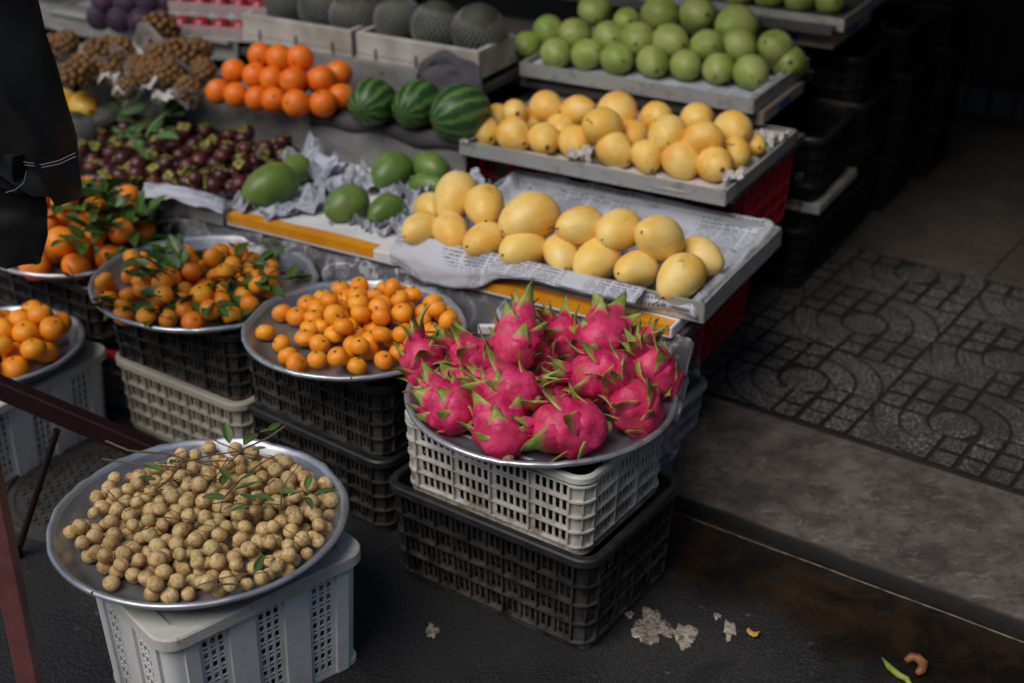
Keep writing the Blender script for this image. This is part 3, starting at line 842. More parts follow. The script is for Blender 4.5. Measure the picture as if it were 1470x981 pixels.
# ================================================================== STALL STAND
st = empty('display_stand', S(-2.4,3.2,0), YAW_S)
tag(st, 'stepped shelf stand carrying the trays of the fruit stall', 'stand')
def shelf(a0, a1, s0, s1, z, th=.022):
    mb = MB(); mb.box((0,0,-th/2), (a1-a0, s1-s0, th))
    o = bevel(mb.build('shelf_board', M_BOARD, st, loc=((a0+a1)/2+2.4, (s0+s1)/2-3.2, z)), .002); return o
shelf(-4.2,-1.0,2.50,3.10,.425); shelf(-4.2,-1.09,2.99,3.50,.555); shelf(-4.2,-1.885,3.16,3.85,.645); shelf(-1.88,-1.19,3.37,3.85,.620); shelf(-4.2,-1.12,3.74,4.5,.775)
mb = MB(); mb.box((0,0,.2),(.04,.04,.4)); lgm = mb.mesh('stand_leg', M_BOARD, False)
for a in (-4.1,-2.9,-1.75):
    for s, zz in ((2.56,.40),(3.05,.53),(3.45,.62),(3.8,.75),(4.4,.75)):
        o = inst('leg', lgm, st); o.location = (a+2.4, s-3.2, 0); o.scale = (1,1,zz/.4)
def drape(name, a0, a1, s0, zt, zb, mat, seed, out=.03, nu=80, nv=14, label=None, cat=None, top=.05, kind=None, wav=1.0):
    "a sheet lying over a shelf edge and hanging down its front"
    mb = MB()
    def f(u, v):
        a = a0+(a1-a0)*u
        w = fbm((a*5,v*1.2,seed), 1.0, 4)*.014*wav
        if v < .2: return S(a, s0+top*(1-v/.2), zt+.003+abs(w)*.3)
        k = (v-.2)/.8
        drop = (zt-zb)*(1 + .12*N3((a*3,seed,0)))
        return S(a, s0-.006-out*k*(.6+.4*N3((a*6,2,seed))) - abs(w)*k*1.5, zt+.003-drop*k)
    mb.grid(f, nu, nv)
    o = mb.build(name, mat, smooth=True); solid(o, .0012); tag(o, label, cat, kind=kind); return o
drape('cover_sheet', -2.98, -1.80, 2.955, .577, .455, M_SHEET, 3.3, label='dirty white plastic sheet hanging below the oranges and watermelons, behind the mangosteens', cat='sheet', out=.02)
drape('cover_sheet', -3.9, -2.70, 3.16, .665, .60, M_SHEET, 7.3, label='dirty white sheet over the shelf edge below the purple and red fruit trays', cat='sheet', out=.01)
drape('cover_sheet', -2.66, -1.90, 3.17, .668, .58, M_SHEET, 5.1, label='grey white sheet over the shelf edge behind the oranges, under the foam boxes', cat='sheet', out=.01)

# ================================================================== TRAYS
def round_tray(name, c, R, zrim, depth, label, seed, tilt=(0,0)):
    root = empty(name, (c[0], c[1], zrim)); root.rotation_euler = (tilt[0], tilt[1], seed)
    tag(root, label, 'tray', 'round aluminium trays')
    mb = MB(); h = depth
    def dn(p, t, r, z):
        k = (r/R)**3
        w = .0030*N3((cos(t)*2.5, sin(t)*2.5, seed)) + .0026*N3((cos(t)*13, sin(t)*13, seed+3))
        b = .0016*fbm((p.x*7, p.y*7, seed), 1, 2)
        return Vector((p.x*(1+.35*w/R*k*2), p.y*(1+.35*w/R*k*2), p.z + w*k + b*(1-k)))
    prof = [(.0008,-h),(R*.2,-h),(R*.4,-h),(R*.6,-h),(R*.78,-h),(R*.845,-h+.002),(R*.87,-h+.007),(R*.92,-h*.48),(R-.008,-.004),(R-.004,.001),(R+.001,.0036),(R+.0062,.0015),(R+.0078,-.0038),(R+.004,-.0078),(R-.001,-.0070),
            (R-.006,-.008),(R*.92+.002,-h*.48-.004),(R*.87+.002,-h+.001),(R*.84,-h-.004),(.0008,-h-.004)]
    mb.lathe(prof, 96, dn)
    nc = 96; body, rim = MB(), MB()
    body.v = list(mb.v); body.f = [f for f in mb.f if not (len(f) == 4 and 8*nc <= min(f) < 15*nc)]
    rim.v = mb.v[8*nc:16*nc]; rim.f = [tuple(i-8*nc for i in f) for f in mb.f if len(f) == 4 and 8*nc <= min(f) < 15*nc]
    body.build('tray_body', M_ALU, root, smooth=True, sharp=60); rim.build('rolled_rim', M_RIM, root, smooth=True)
    # riveted joint of the rolled rim
    mb = MB()
    for t in (0.3,):
        mb.box(((R+.002)*cos(t), (R+.002)*sin(t), -.001), (.0115,.003,.009), Matrix.Rotation(t,3,'Z'))
    mb.build('rim_joint', M_SCAR, root)
    return root
TD = round_tray('round_tray', (.058,2.445), .262, .413, .028, 'round aluminium tray full of dragon fruit on the white crate', 1.0)
T1 = round_tray('round_tray', (-.572,2.166), .264, .313, .036, 'large round aluminium tray of loose longans nearest the camera', -2.4)
T2 = round_tray('round_tray', (-.713,2.995), .253, .405, .030, 'round aluminium tray of small mandarins with leaves above the cream crate', 3.0, tilt=(0,-.03))
T3 = round_tray('round_tray', (-.337,2.715), .232, .425, .030, 'round aluminium tray of small leafless mandarins left of the dragon fruit', -1.8)
T4 = round_tray('round_tray', (-1.10,3.33), .225, .365, .030, 'round aluminium tray of large mandarins with leaves under the black cloth', 5.0)
T5 = round_tray('round_tray', (-1.21,2.95), .197, .258, .034, 'round aluminium tray of smooth mandarins cut by the left picture edge', 6.0)

def box_tray(a0, a1, s0, s1, z, h, label, mat=M_STEEL):
    root = empty('steel_tray', S((a0+a1)/2,(s0+s1)/2,z), YAW_S); tag(root, label, 'tray', 'rectangular sheet steel trays')
    L, Wd = a1-a0, s1-s0; t = .0025
    mb = MB(); mb.box((0,0,t/2), (L-.004,Wd-.004,t)); mb.build('tray_floor', mat, root)
    for si in range(4):
        mb = MB(); ln = (L if si%2==0 else Wd); hf = (Wd if si%2==0 else L)/2
        n = 24
        for i in range(n+1):
            x = -ln/2+ln*i/n; w = .0025*N3((x*5,z*9,si*3+a0)) 
            y0 = -hf+w
            for (yy, zz) in ((y0+t,t),(y0+t,h-.003),(y0+.006,h-.001),(y0+.006,h+.001),(y0-.001,h+.001),(y0-.001,0)): mb.v.append((x,yy,zz))
        for i in range(n):
            for j in range(5): a = i*6+j; mb.f.append((a,a+6,a+7,a+1))
        mb.f.append((5,4,3,2,1,0)); mb.f.append(tuple(n*6+j for j in range(6)))
        M = Matrix.Rotation(si*pi/2,4,'Z'); mb.v = [tuple(M @ Vector(v)) for v in mb.v]
        mb.build('tray_wall', mat, root, smooth=True, sharp=30)
    return root
Z1, Z2, Z3, Z4 = .50, .58, .67, .79
box_tray(-1.69,-.965,2.52,2.99, Z1-.045, .045, 'steel tray lined with newspaper holding the large yellow mangoes in front')
box_tray(-1.81,-1.09,2.93,3.43, Z2-.03, .035, 'steel tray of golden mangoes in the middle row, above the red crates')
box_tray(-1.865,-1.185,3.34,3.77, Z3-.03, .036, 'steel tray piled with green mangoes above the golden mangoes')
box_tray(-1.88,-1.10,3.775,4.2, Z4-.03, .034, 'uppermost steel tray at the back, cut by the top picture edge')
box_tray(-3.0,-2.232,2.49,2.965, .425, .034, 'steel tray of mangosteens behind the leafy mandarins')
box_tray(-2.70,-2.275,2.955,3.17, Z2-.022, .012, 'shallow steel tray under the pyramid of oranges')
box_tray(-3.52,-2.72,2.93,3.16, Z2-.022, .010, 'shallow steel tray under the paper wrapped brown longan bunches')
box_tray(-3.45,-3.0,3.14,3.42, Z3-.012, .012, 'shallow tray under the purple netted fruit')
box_tray(-2.98,-2.72,3.13,3.42, Z3-.012, .010, 'shallow tray under the boxes of red wax apples')

# foam boxes and lids
def foam_lid(a0, a1, s0, s1, z, h, label, mat=M_FOAM, tape=True, grp='foam lids', frac=.985):
    root = empty('foam_board', S((a0+a1)/2,(s0+s1)/2,z), YAW_S); tag(root, label, 'foam box', grp)
    L, Wd = a1-a0, s1-s0
    mb = MB(); mb.box((0,0,h/2), (L,Wd,h)); bevel(mb.build('lid_body', mat, root), .004, 2)
    if tape:
        mb = MB(); n = 30
        for i in range(n+1):
            x = -L/2+.004+(L*frac)*i/n; w0 = .006+.004*N3((x*9,1,a0)); t = .0012
            for (yy, zz) in ((-Wd/2+.020+w0*2, h+t), (-Wd/2-t, h+t), (-Wd/2-t, h*.34)): mb.v.append((x,yy,zz))
        for i in range(n):
            for j in range(2): a = i*3+j; mb.f.append((a,a+3,a+4,a+1))
        mb.build('yellow_tape', M_TAPE, root)
    return root
foam_lid(-2.222,-1.715,2.49,2.97,.428,.030, 'white foam lid with yellow taped edge under the green mangoes in newspaper', frac=.86)
foam_lid(-1.70,-1.015,2.475,2.96,.424,.028, 'white foam lid with yellow taped edge under the front mango tray')
def foam_box(a0, a1, s0, s1, z, h, label, mat=M_FOAMD):
    root = empty('foam_box', S((a0+a1)/2,(s0+s1)/2,z), YAW_S); tag(root, label, 'foam box', 'long foam boxes of netted melons')
    L, Wd = a1-a0, s1-s0; t = .016
    mb = MB(); mb.box((0,0,t/2), (L,Wd,t)); mb.build('box_floor', mat, root)
    for sy in (-1,1):
        mb = MB(); mb.box((0,sy*(Wd/2-t/2),(h+t)/2), (L,t,h-t)); bevel(mb.build('box_wall', mat, root), .004)
    for sx in (-1,1):
        mb = MB(); mb.box((sx*(L/2-t/2),0,(h+t)/2), (t,Wd-2*t-.002,h-t-.002)); mb.build('box_wall', mat, root)
    mb = MB(); 
    for k in range(3): mb.box((-L/2+L*(k+.5)/3,-Wd/2-.001,h*.28), (.006,.004,h*.42))
    mb.build('box_slot', M_SCAR, root)
    return root
foam_box(-2.685,-2.300,3.16,3.40,Z3,.078,'left long dirty white foam box holding netted melons')
foam_box(-2.292,-1.895,3.17,3.37,Z3-.004,.078,'right long dirty white foam box holding netted melons, beside the green mangoes')
foam_lid(-1.60,-1.14,2.99,3.12,.531,.020,'white foam board under the golden mango tray above the red crates', mat=M_FOAMD, tape=False)
# cartons under the green mango tray end
def carton(a0,a1,s0,s1,z0,h,label):
    root = empty('carton', S((a0+a1)/2,(s0+s1)/2,z0), YAW_S); tag(root, label, 'carton', 'flat cartons at the stall end')
    mb = MB(); mb.box((0,0,h/2), (a1-a0,s1-s0,h)); bevel(mb.build('carton_body', M_CARD, root), .003)
    mb = MB(); mb.box((0,-(s1-s0)/2-.001,h*.5), ((a1-a0)*.30,.002,h*.55)); mb.build('blue_print', M_BLUEPR, root); mb = MB(); mb.box(((a1-a0)/2+.001,0,h*.5), (.002,(s1-s0)*.3,h*.6)); mb.build('blue_print', M_BLUEPR, root)
carton(-1.55,-1.17,3.385,3.70,.598,.036,'flat printed carton with blue marks under the green mango tray')
carton(-1.42,-1.13,3.80,4.15,.70,.05,'printed carton with a blue mark under the uppermost steel tray')
foam_lid(-1.22,-1.055,3.58,3.92,.30,.028,'small white foam board jutting out of the dark crate stacks', mat=M_FOAMD, tape=False)

# ================================================================== PAPER, FILM, CLOTH
def paper(fn, nu, nv, name, mat, label, cat='newspaper', group=None, size=(.5,.35), th=.0004):
    mb = MB(); mb.grid(fn, nu, nv)
    me = mb.mesh(name, mat, True); 
    for nm, k in (('tu',0),('tv',1)):
        at_ = me.attributes.new(nm, 'FLOAT', 'POINT')
        vals = []
        for i in range(nu+1):
            for j in range(nv+1): vals.append((i/nu*size[0], j/nv*size[1])[k])
        at_.data.foreach_set('value', vals)
    o = inst(name, me); solid(o, th); tag(o, label, cat, group); return o
def liner(a0,a1,s0,s1,z,label,seed,wall=.04,over=.02,size=(.6,.4),amp=.012, mat=None, group='newspaper tray liners', backup=0.0):
    def f(u, v):
        a = a0+(a1-a0)*u; s = s0+(s1-s0)*v
        c = ridge((a*6+seed, s*6, seed), 1, 4)
        zz = z + .002 + amp*.55*c*c*.4
        edge = min(u, 1-u, v*1.2, (1-v)*1.2)
        k = max(0, 1-edge/.06)
        zz += wall*(k if k < .55 else 1.1-k)*1.1
        e = over*N3((a*9,s*9,seed))
        zz += backup*max(0, (v-.75)/.25)
        return S(a+e*.3, s+e*(1 if v<.5 else .6), zz)
    return paper(f, 70, 50, 'newspaper_liner', mat or M_NEWS, label, group=group, size=size)
liner(-1.70,-.975,2.505,3.01,Z1-.042,'newspaper lining the tray of large yellow mangoes in front',2.2,wall=.062, size=(.72,.5), amp=.016, backup=.012)
liner(-1.80,-1.10,2.94,3.42,Z2-.027,'pale newspaper lining the golden mango tray',4.2,wall=.045,mat=M_PAPERW, size=(.7,.5))
liner(-1.855,-1.195,3.35,3.75,Z3-.027,'pale bluish newspaper lining the green mango tray',6.2,wall=.044, size=(.7,.45))
# front apron of newspaper hanging over the tray edge
def apron(u, v):
    a = -1.715 + .62*u; h = .016 + .080*(1/(1+math.exp((u-.42)*22)))*(.55+.45*min(1,u*7)) + .004*N3((u*12,0,4))
    k = v
    return S(a+.004*N3((u*9,v*3,1)), 2.514-.052*sin(min(1,k*1.6)*pi*.5) + .004*fbm((u*14,v*5,3)), Z1+.006-h*max(0,k-.12) + (.004 if k<.12 else 0))
paper(apron, 60, 12, 'newspaper_apron', M_NEWS, 'newspaper flap hanging over the front edge of the yellow mango tray', size=(.6,.08))
def crumple(px, py, z, r, seed, label, flat=.7, tall=1.0):
    p = at(px, py, z); nu, nv = 10, 8; R2 = r*1.9
    rg_ = random.Random(int(seed*10)); ca, sa = cos(seed*2.1), sin(seed*2.1)
    jit = {}
    def f(u, v):
        key = (round(u*nu), round(v*nv))
        if key not in jit: jit[key] = Vector((rg_.uniform(-1,1), rg_.uniform(-1,1), rg_.uniform(-1,1)))
        x, y = (u-.5)*2, (v-.5)*2
        edge = max(abs(x), abs(y))
        fold = 1.1*abs(noise.noise(Vector((x*1.5+seed, y*1.5, seed)))) + .4*abs(noise.noise(Vector((x*3.1, y*3.1+seed, 2))))
        zz = flat*R2*(1.15*fold - .15) + (edge**3)*R2*flat*.28*(.3+noise.noise(Vector((x*2,y*2,seed+9)))*1.8)
        q = Vector((x*R2*.8, y*R2*.62, zz - r*.35)) + jit[key]*R2*.075
        return p + Vector((q.x*ca-q.y*sa, q.x*sa+q.y*ca, q.z))
    o = paper(f, nu, nv, 'crumpled_newspaper', M_NEWS, label, 'newspaper', 'crumpled newspaper round the green mangoes', size=(.26,.18))
    o.data.polygons.foreach_set('use_smooth', [False]*len(o.data.polygons)); return o
zc = .475
for (px_,py_,r_,sd_,lb_) in ((832,221,.024,3.7,'crumpled paper poking over the middle front edge of the golden mango tray'),(1052,252,.020,5.2,'crumpled paper at the front right corner of the golden mango tray'),(673,192,.028,7.9,'crumpled paper at the left corner of the golden mango tray'),(1104,196,.030,9.4,'crumpled paper at the right rim of the golden mango tray'),(1140,88,.020,11.4,'crumpled paper at the right end of the green mango tray')):
    o_ = crumple(px_,py_,(Z3 if py_ < 100 else Z2)+.014,r_,sd_,lb_,.6); o_['group'] = 'crumpled paper at the rims of the mango trays'; o_.data.materials[0] = M_PAPERW
crumple(452,232,zc+.02,.052,1.1,'crumpled newspaper ball behind the large green mango, beside the mangosteens', .9)
crumple(432,285,zc,.050,2.3,'crumpled newspaper right of the large green mango',.6)
crumple(480,262,zc,.042,3.6,'crumpled newspaper between the large green mango and the middle pair',.6)
crumple(357,292,zc-.01,.030,4.9,'crumpled newspaper at the lower left of the large green mango',.7)
crumple(398,300,zc-.01,.036,5.4,'crumpled newspaper in front of the large green mango',.4)
crumple(534,258,zc+.01,.036,6.2,'crumpled newspaper left of the two rear green mangoes',1.0)
crumple(585,270,zc+.005,.040,7.3,'crumpled newspaper between the two rear green mangoes',.7)
crumple(618,292,zc,.042,8.8,'crumpled newspaper left of the upright yellow mango',.6)
crumple(574,322,zc-.005,.040,9.1,'crumpled newspaper in front of the small green mango',.6)
crumple(530,318,zc-.01,.032,10.1,'crumpled newspaper right of the lowest green mango',.6)
crumple(672,262,zc+.03,.034,11.5,'crumpled newspaper behind the upright yellow mango',.8)
crumple(505,318,zc-.018,.030,12.5,'crumpled newspaper in front of the lowest green mango',.35)
# loose sheet in the mangosteen tray
def loose(u, v):
    P = at(208+118*u-5*v, 262+24*u+22*v, .47); return P + Vector((0,0,.012*sin(u*3)+.008*fbm((u*4,v*4,1))))
paper(loose, 30, 14, 'newspaper_sheet', M_NEWS, 'torn white newspaper sheet at the front of the mangosteen tray', size=(.2,.07))
# clear plastic film hanging in front of the stand
def film(u, v):
    a = -2.62 + 1.66*u
    k = v
    drop = .40*k
    z = .428 - drop
    s = 2.485 - .015 - .13*sin(k*pi*.55)*(0.8+.4*N3((a*2,0,5))) + .020*fbm((a*7, k*3, 2.2)) + .016*ridge((a*13,k*7+a*5,1),1,4)
    return S(a+.01*N3((k*5,a*4,0)), s, z)
mb = MB(); mb.grid(film, 130, 40); o = mb.build('plastic_film', M_FILM, smooth=True)
tag(o, 'crinkled clear plastic film hanging from the front shelf behind the round trays', 'plastic film')
def film2(u, v):
    P = at(905+98*u, 462+88*v-16*u, .39-.14*v)
    return P + Vector((0,-.03*v,.015*fbm((u*5,v*5,3))+.004*ridge((u*6,v*6,1),1,3)))
mb = MB(); mb.grid(film2, 30, 30); o = mb.build('plastic_film', M_FILMD, smooth=True)
tag(o, 'end flap of clear plastic film beside the dragon fruit', 'plastic film')
# backing of dark sheet behind the film
drape('dark_sheet', -2.6, -1.02, 2.50, .423, .10, M_GCLOTH, 8.3, label='dark grey cloth hanging behind the clear film below the front shelf', cat='cloth', out=.02)
# cloth under watermelons and hump of grey cloth
def wcloth(u, v):
    a = -2.29+.50*u; s = 2.93+.24*v
    z = Z2+.004+.006*abs(fbm((a*9,s*9,1)))
    if v < .08: z -= .035*(.08-v)/.08*(1+.6*N3((a*8,0,0))); s = 2.93+.24*.08-.012*(1 if v<.08 else 0)
    return S(a, s, z)
mb = MB(); mb.grid(wcloth, 50, 30); o = mb.build('grey_cloth', M_GCLOTH, smooth=True); solid(o,.0015); tag(o, 'grey violet cloth spread under the watermelons', 'cloth')
def hump(u, v):
    t = u*pi; a = -1.975 + .105*(-cos(t)) ; w = sin(t)
    return S(a+.01*N3((u*5,v*4,1)), 3.155-.05*(1-v)+.012*fbm((u*6,v*5,2)), Z2+.008+(.150*w**.55)*v+.01*N3((u*4,v*4,7)))
mb = MB(); mb.grid(hump, 36, 16); o = mb.build('bundled_cloth', M_GCLOTH, smooth=True); solid(o,.003); tag(o, 'humped grey violet cloth behind the watermelons against the foam box', 'cloth')

# black cloth with stitched hem, upper left
def black_cloth():
    Y = 2.62
    def W_(px, py, dy=0):
        u = px-735; v = py-490.5; f = 50/36*1470
        F = f*cos(PITCH)-v*sin(PITCH); D = f*sin(PITCH)+v*cos(PITCH); t = (Y+dy)/F
        return Vector((u*t, Y+dy, H-D*t))
    root = empty('black_jacket', W_(0,200)); tag(root, 'black jacket with white stitched hem hanging at the upper left', 'jacket')
    def shape(edge, left, thick, seed, nu=24, nv=40):
        mb = MB()
        rings = []
        for j in range(nv+1):
            v = j/nv
            k = v*(len(edge)-1); i = min(int(k), len(edge)-2); fr = k-i
            ex = edge[i][0]*(1-fr)+edge[i+1][0]*fr; ey = edge[i][1]*(1-fr)+edge[i+1][1]*fr
            lx = left[i][0]*(1-fr)+left[i+1][0]*fr; ly = left[i][1]*(1-fr)+left[i+1][1]*fr
            for q in range(nu):
                t = 2*pi*q/nu; cx = .5+.5*cos(t)
                p = W_(lx+(ex-lx)*cx, ly+(ey-ly)*cx, 0)
                fold = .050*fbm((cx*4.5, v*1.4, seed),1,3)
                dd = sin(t)*thick*(.8+.3*N3((v*3,seed,0)))
                mb.v.append(tuple(p - root.location + Vector((0, -dd+fold, 0))))
        for j in range(nv):
            for q in range(nu):
                a = j*nu+q; b = j*nu+(q+1)%nu; mb.f.append((a,b,b+nu,a+nu))
        mb.f.append(tuple(nv*nu+q for q in range(nu)))
        mb.f.append(tuple(range(nu))[::-1])
        return mb
    e1 = [(30,-420),(40,-150),(48,0),(60,55),(78,110),(94,160),(106,205),(112,240),(118,284)]
    l1 = [(-260,-420),(-240,-150),(-200,0),(-180,60),(-160,110),(-140,160),(-90,215),(-50,240),(20,262)]
    shape(e1, l1, .045, 2.0).build('sleeve', M_BLACKC, root, smooth=True, sharp=60)
    e2 = [(60,215),(64,250),(68,290),(72,330),(60,375)]
    l2 = [(-170,215),(-170,250),(-170,290),(-160,325),(-100,362)]
    shape(e2, l2, .035, 5.0, nv=30).build('hem', M_BLACKC, root, smooth=True, sharp=60)
    for name_, pts in (('stitching', [(36,236),(60,240),(85,235),(109,224)]), ('stitching', [(34,232),(60,236),(85,230),(108,219)]), ('stitching', [(8,276),(22,272),(34,262),(38,245)])):
        mb = MB()
        full = []
        for i in range(len(pts)-1):
            for k_ in range(5):
                fr = k_/5; full.append((pts[i][0]*(1-fr)+pts[i+1][0]*fr, pts[i][1]*(1-fr)+pts[i+1][1]*fr))
        full.append(pts[-1])
        mb.tube([W_(x,y,-.052) - root.location for x,y in full], .0007, 5); mb.build(name_, M_THREAD, root)
black_cloth()

# red metal frame pieces
def bar(mb, p, q, w, h):
    p, q = Vector(p), Vector(q); d = q-p; M = d.to_track_quat('X','Z').to_matrix(); mb.box((p+q)/2, (d.length, w, h), M)
fr = empty('metal_frame', at(-20,548,.35)); tag(fr, 'dark red metal frame with a sloping rail behind the longan tray', 'frame')
A, B = at(-40,540,.36), at(232,655,.215)
mb = MB(); bar(mb, A-fr.location, B-fr.location, .03, .045); bevel(mb.build('rail', M_REDST, fr), .003)
p0 = at(82,618,.30); p1 = at(24,798,.005)
mb = MB(); mb.tube([p0-fr.location, p1-fr.location], .0075, 10); mb.build('strut', M_REDST, fr, smooth=True, sharp=50)
mb = MB(); mb.tube([p1-fr.location+Vector((0,0,.03)), p1-fr.location+Vector((0,0,-.003))], .013, 10); mb.build('foot_cap', M_REDST, fr, smooth=True, sharp=50)
mb = MB(); mb.box((-.842,1.93,.62), (.037,.030,1.24)); po = mb.build('square_post', M_PINKST); bevel(po,.003)
tag(po, 'faded red square metal post at the lower left beside the longan tray', 'post')

# ================================================================== FRUIT MESHES
def egg_mesh(name, mat, L, Wd, pinch=.12, n=20, m=14, bend=.10, dimple=0.0, seed=0):
    mb = MB()
    for j in range(m+1):
        th = pi*j/m; x = -cos(th); r = sin(th)**(.92)*(1 - pinch*x) if 0 < th < pi else 0
        for i in range(n):
            t = 2*pi*i/n
            p = Vector((x*L/2, r*cos(t)*Wd/2, r*sin(t)*Wd/2*.97))
            p.z += bend*L*(x*x)*-.5
            p *= 1 + .055*N3(p*(2.2/L) + Vector((seed,seed*.3,0))) + .02*N3(p*(7/L))
            if dimple and x > .9: p.x -= dimple*L*(x-.9)/.1
            mb.v.append(tuple(p))
    for j in range(m):
        for i in range(n):
            a = j*n+i; b = j*n+(i+1)%n; mb.f.append((a,a+n,b+n,b))
    return mb.mesh(name, mat, True)
def scar_mesh(r):
    mb = MB(); mb.lathe([(r*1.15,-.0015),(r,.0005),(r*.6,.0010),(r*.5,.0022),(.0004,.0022)], 10); 
    mb.v = [(z, x, y) for x, y, z in mb.v]; return mb.mesh('stem_scar', M_SCAR, True)
SCAR = scar_mesh(.0062)
def stalk_mesh(L=.03, r=.0013):
    mb = MB(); mb.tube([(0,0,0),(L*.3,.001,.002),(L*.65,.004,-.002),(L,.003,.004)], [r*1.3,r,r,r*1.2], 5); return mb.mesh('fruit_stalk', M_SCAR, True)
STALK = stalk_mesh()
CR = Vector((1,0,0)); CU = Vector((0,sin(PITCH),cos(PITCH))); CT = Vector((0,-cos(PITCH),sin(PITCH)))
def axis_rot(d, roll=0.0):
    return d.to_track_quat('X','Z').to_matrix() @ Matrix.Rotation(roll, 3, 'X')
MANGO_M = {}
def mango(px, py, w, z, tip, mat, label, group, ratio=.78, name='mango', stalk=False, seed=0, cat='mango'):
    """w: long axis in pixels; tip: (dx,dy) in -1..1 of the stem end as seen in the picture"""
    p = at(px, py, z); L = 1.09*w/ppm(p)
    key = (mat.name, round(ratio,2), seed%3)
    if key not in MANGO_M: MANGO_M[key] = egg_mesh(name+'_body', mat, 1.0, ratio, pinch=.10+.04*(seed%3), seed=seed%3*5.0)
    dx, dy = tip; m2 = dx*dx+dy*dy
    tz = sqrt(max(0.0, 1-m2)) if m2 < 1 else 0
    d = (CR*dx + CU*(-dy) + CT*tz).normalized()
    o = bpy.data.objects.new(name, MANGO_M[key]); COL.objects.link(o)
    o.matrix_world = Matrix.Translation(p) @ axis_rot(d, (seed*1.7)%1-.5).to_4x4() @ Matrix.Diagonal((L,L,L,1))
    tag(o, label, cat, group)
    ks = (.45,1.1,.75,.95,.6)[seed%5]/L; s = inst('stem_scar', SCAR, o); s.matrix_local = Matrix.Translation((.487,0,-.05)) @ Matrix.Diagonal((1/L,ks,ks*(.8+.1*(seed%4)),1))
    if stalk:
        s = inst('stalk', STALK, o); s.matrix_local = Matrix.Translation((.485,0,-.05)) @ Matrix.Rotation(seed*1.3,4,'X') @ Matrix.Diagonal((1/L,1/L,1/L,1))
    return o
ROWN = {}
def mango_rows(rows, mat, group, what, trayname, name='mango', cat='mango'):
    for rn, (z, lst, ratio) in rows.items():
        n = len(lst)
        for i, m_ in enumerate(lst):
            px, py, w, tip = m_[:4]; stalk = len(m_) > 4
            mango(px, py, w, z, tip, mat, f'{what}, {nth(i,n)} in the {rn} of {trayname}', group, ratio=m_[5] if len(m_) > 5 else ratio, name=name, stalk=stalk, seed=i*3+len(rn)*7+i, cat=cat)
mango_rows({
 'bottom row': (Z1+.022, [(604,328,62,(-.6,.3)),(647,332,66,(.35,.55)),(697,344,70,(-.7,.2)),(750,356,74,(-.7,.2)),(806,364,66,(.1,.6),1),(857,372,78,(-.6,.5)),(912,386,70,(-.7,.1)),(976,397,80,(-.62,.62),1)], .72),
 'upper row': (Z1+.078, [(653,281,74,(-.3,.85)),(695,295,70,(.05,.6)),(759,311,90,(-.8,.35)),(834,323,74,(-.8,.05),1),(888,330,76,(-.6,.3)),(946,341,84,(-.55,-.2))], .74),
 'back row': (Z1+.02, [(620,300,60,(.3,.3)),(720,318,60,(.3,.3)),(868,338,58,(.2,.2)),(1005,368,72,(.75,.3))], .76)},
 M_MANGOY, 'large yellow mangoes in the front tray', 'large yellow mango', 'the front mango tray', 'mango')
mango_rows({
 'front row': (Z2+.018, [(695,187,46,(.4,.5)),(738,193,50,(.5,.5)),(781,199,48,(.1,.5),1),(826,203,50,(.2,.3)),(884,215,54,(.6,.55)),(930,224,48,(.2,.8),1),(978,229,56,(.5,.7)),(1027,236,54,(.2,.3))], .90),
 'second row': (Z2+.024, [(715,170,42,(.2,.6)),(759,175,44,(.2,.2)),(804,184,46,(.2,.2)),(862,178,42,(.2,.2)),(909,196,48,(.1,.6)),(1057,220,46,(.1,.6)),(1083,208,36,(.2,.2))], .90),
 'upper row': (Z2+.064, [(739,160,38,(.2,.2)),(785,154,50,(.65,.3)),(831,159,50,(.75,-.15)),(864,181,60,(-.45,-.15),1),(888,161,60,(.45,.6)),(944,168,48,(.3,.2)),(958,193,60,(-.1,.4)),(1001,171,50,(.1,.3)),(1011,199,58,(.8,.15),1),(1053,185,56,(.4,.3))], .90)},
 M_MANGOO, 'golden mangoes in the middle tray', 'golden mango', 'the middle mango tray', 'mango')
mango_rows({
 'bottom row': (Z3+.018, [(757,66,42,(-.1,.3)),(798,76,44,(.2,.5)),(843,77,46,(.5,-.1)),(887,84,48,(.2,.2),1),(938,89,48,(.1,.5),1),(985,93,46,(.2,.3)),(1031,99,46,(-.3,.5),1),(1079,104,52,(.2,.5)),(1094,84,40,(.4,.4)),(1133,89,50,(-.1,.1))], .92),
 'second row': (Z3+.058, [(788,44,44,(.2,.6)),(824,49,48,(-.3,.1)),(874,53,48,(.2,.2)),(916,57,52,(-.2,.3),1),(964,60,54,(.5,.2)),(1016,66,50,(.2,.1),1),(1062,66,50,(.4,.7)),(1112,67,52,(-.6,-.2))], .93),
 'top row': (Z3+.096, [(854,15,48,(.05,.55)),(901,30,40,(.1,.1)),(947,20,52,(.5,.2)),(1002,21,54,(.3,.1),1),(1056,36,60,(-.7,.2))], .93)},
 M_MANGOG, 'green mangoes piled at the back right', 'green mango', 'the green mango pile')
mango_rows({'row': (Z4+.015, [(1060,-12,44,(.1,.3)),(1105,-8,44,(.1,.3)),(1150,-3,44,(.2,.2)),(1192,1,42,(.2,.2))], .92)}, M_MANGOG, 'green mangoes cut by the top edge', 'green mango', 'the uppermost tray')
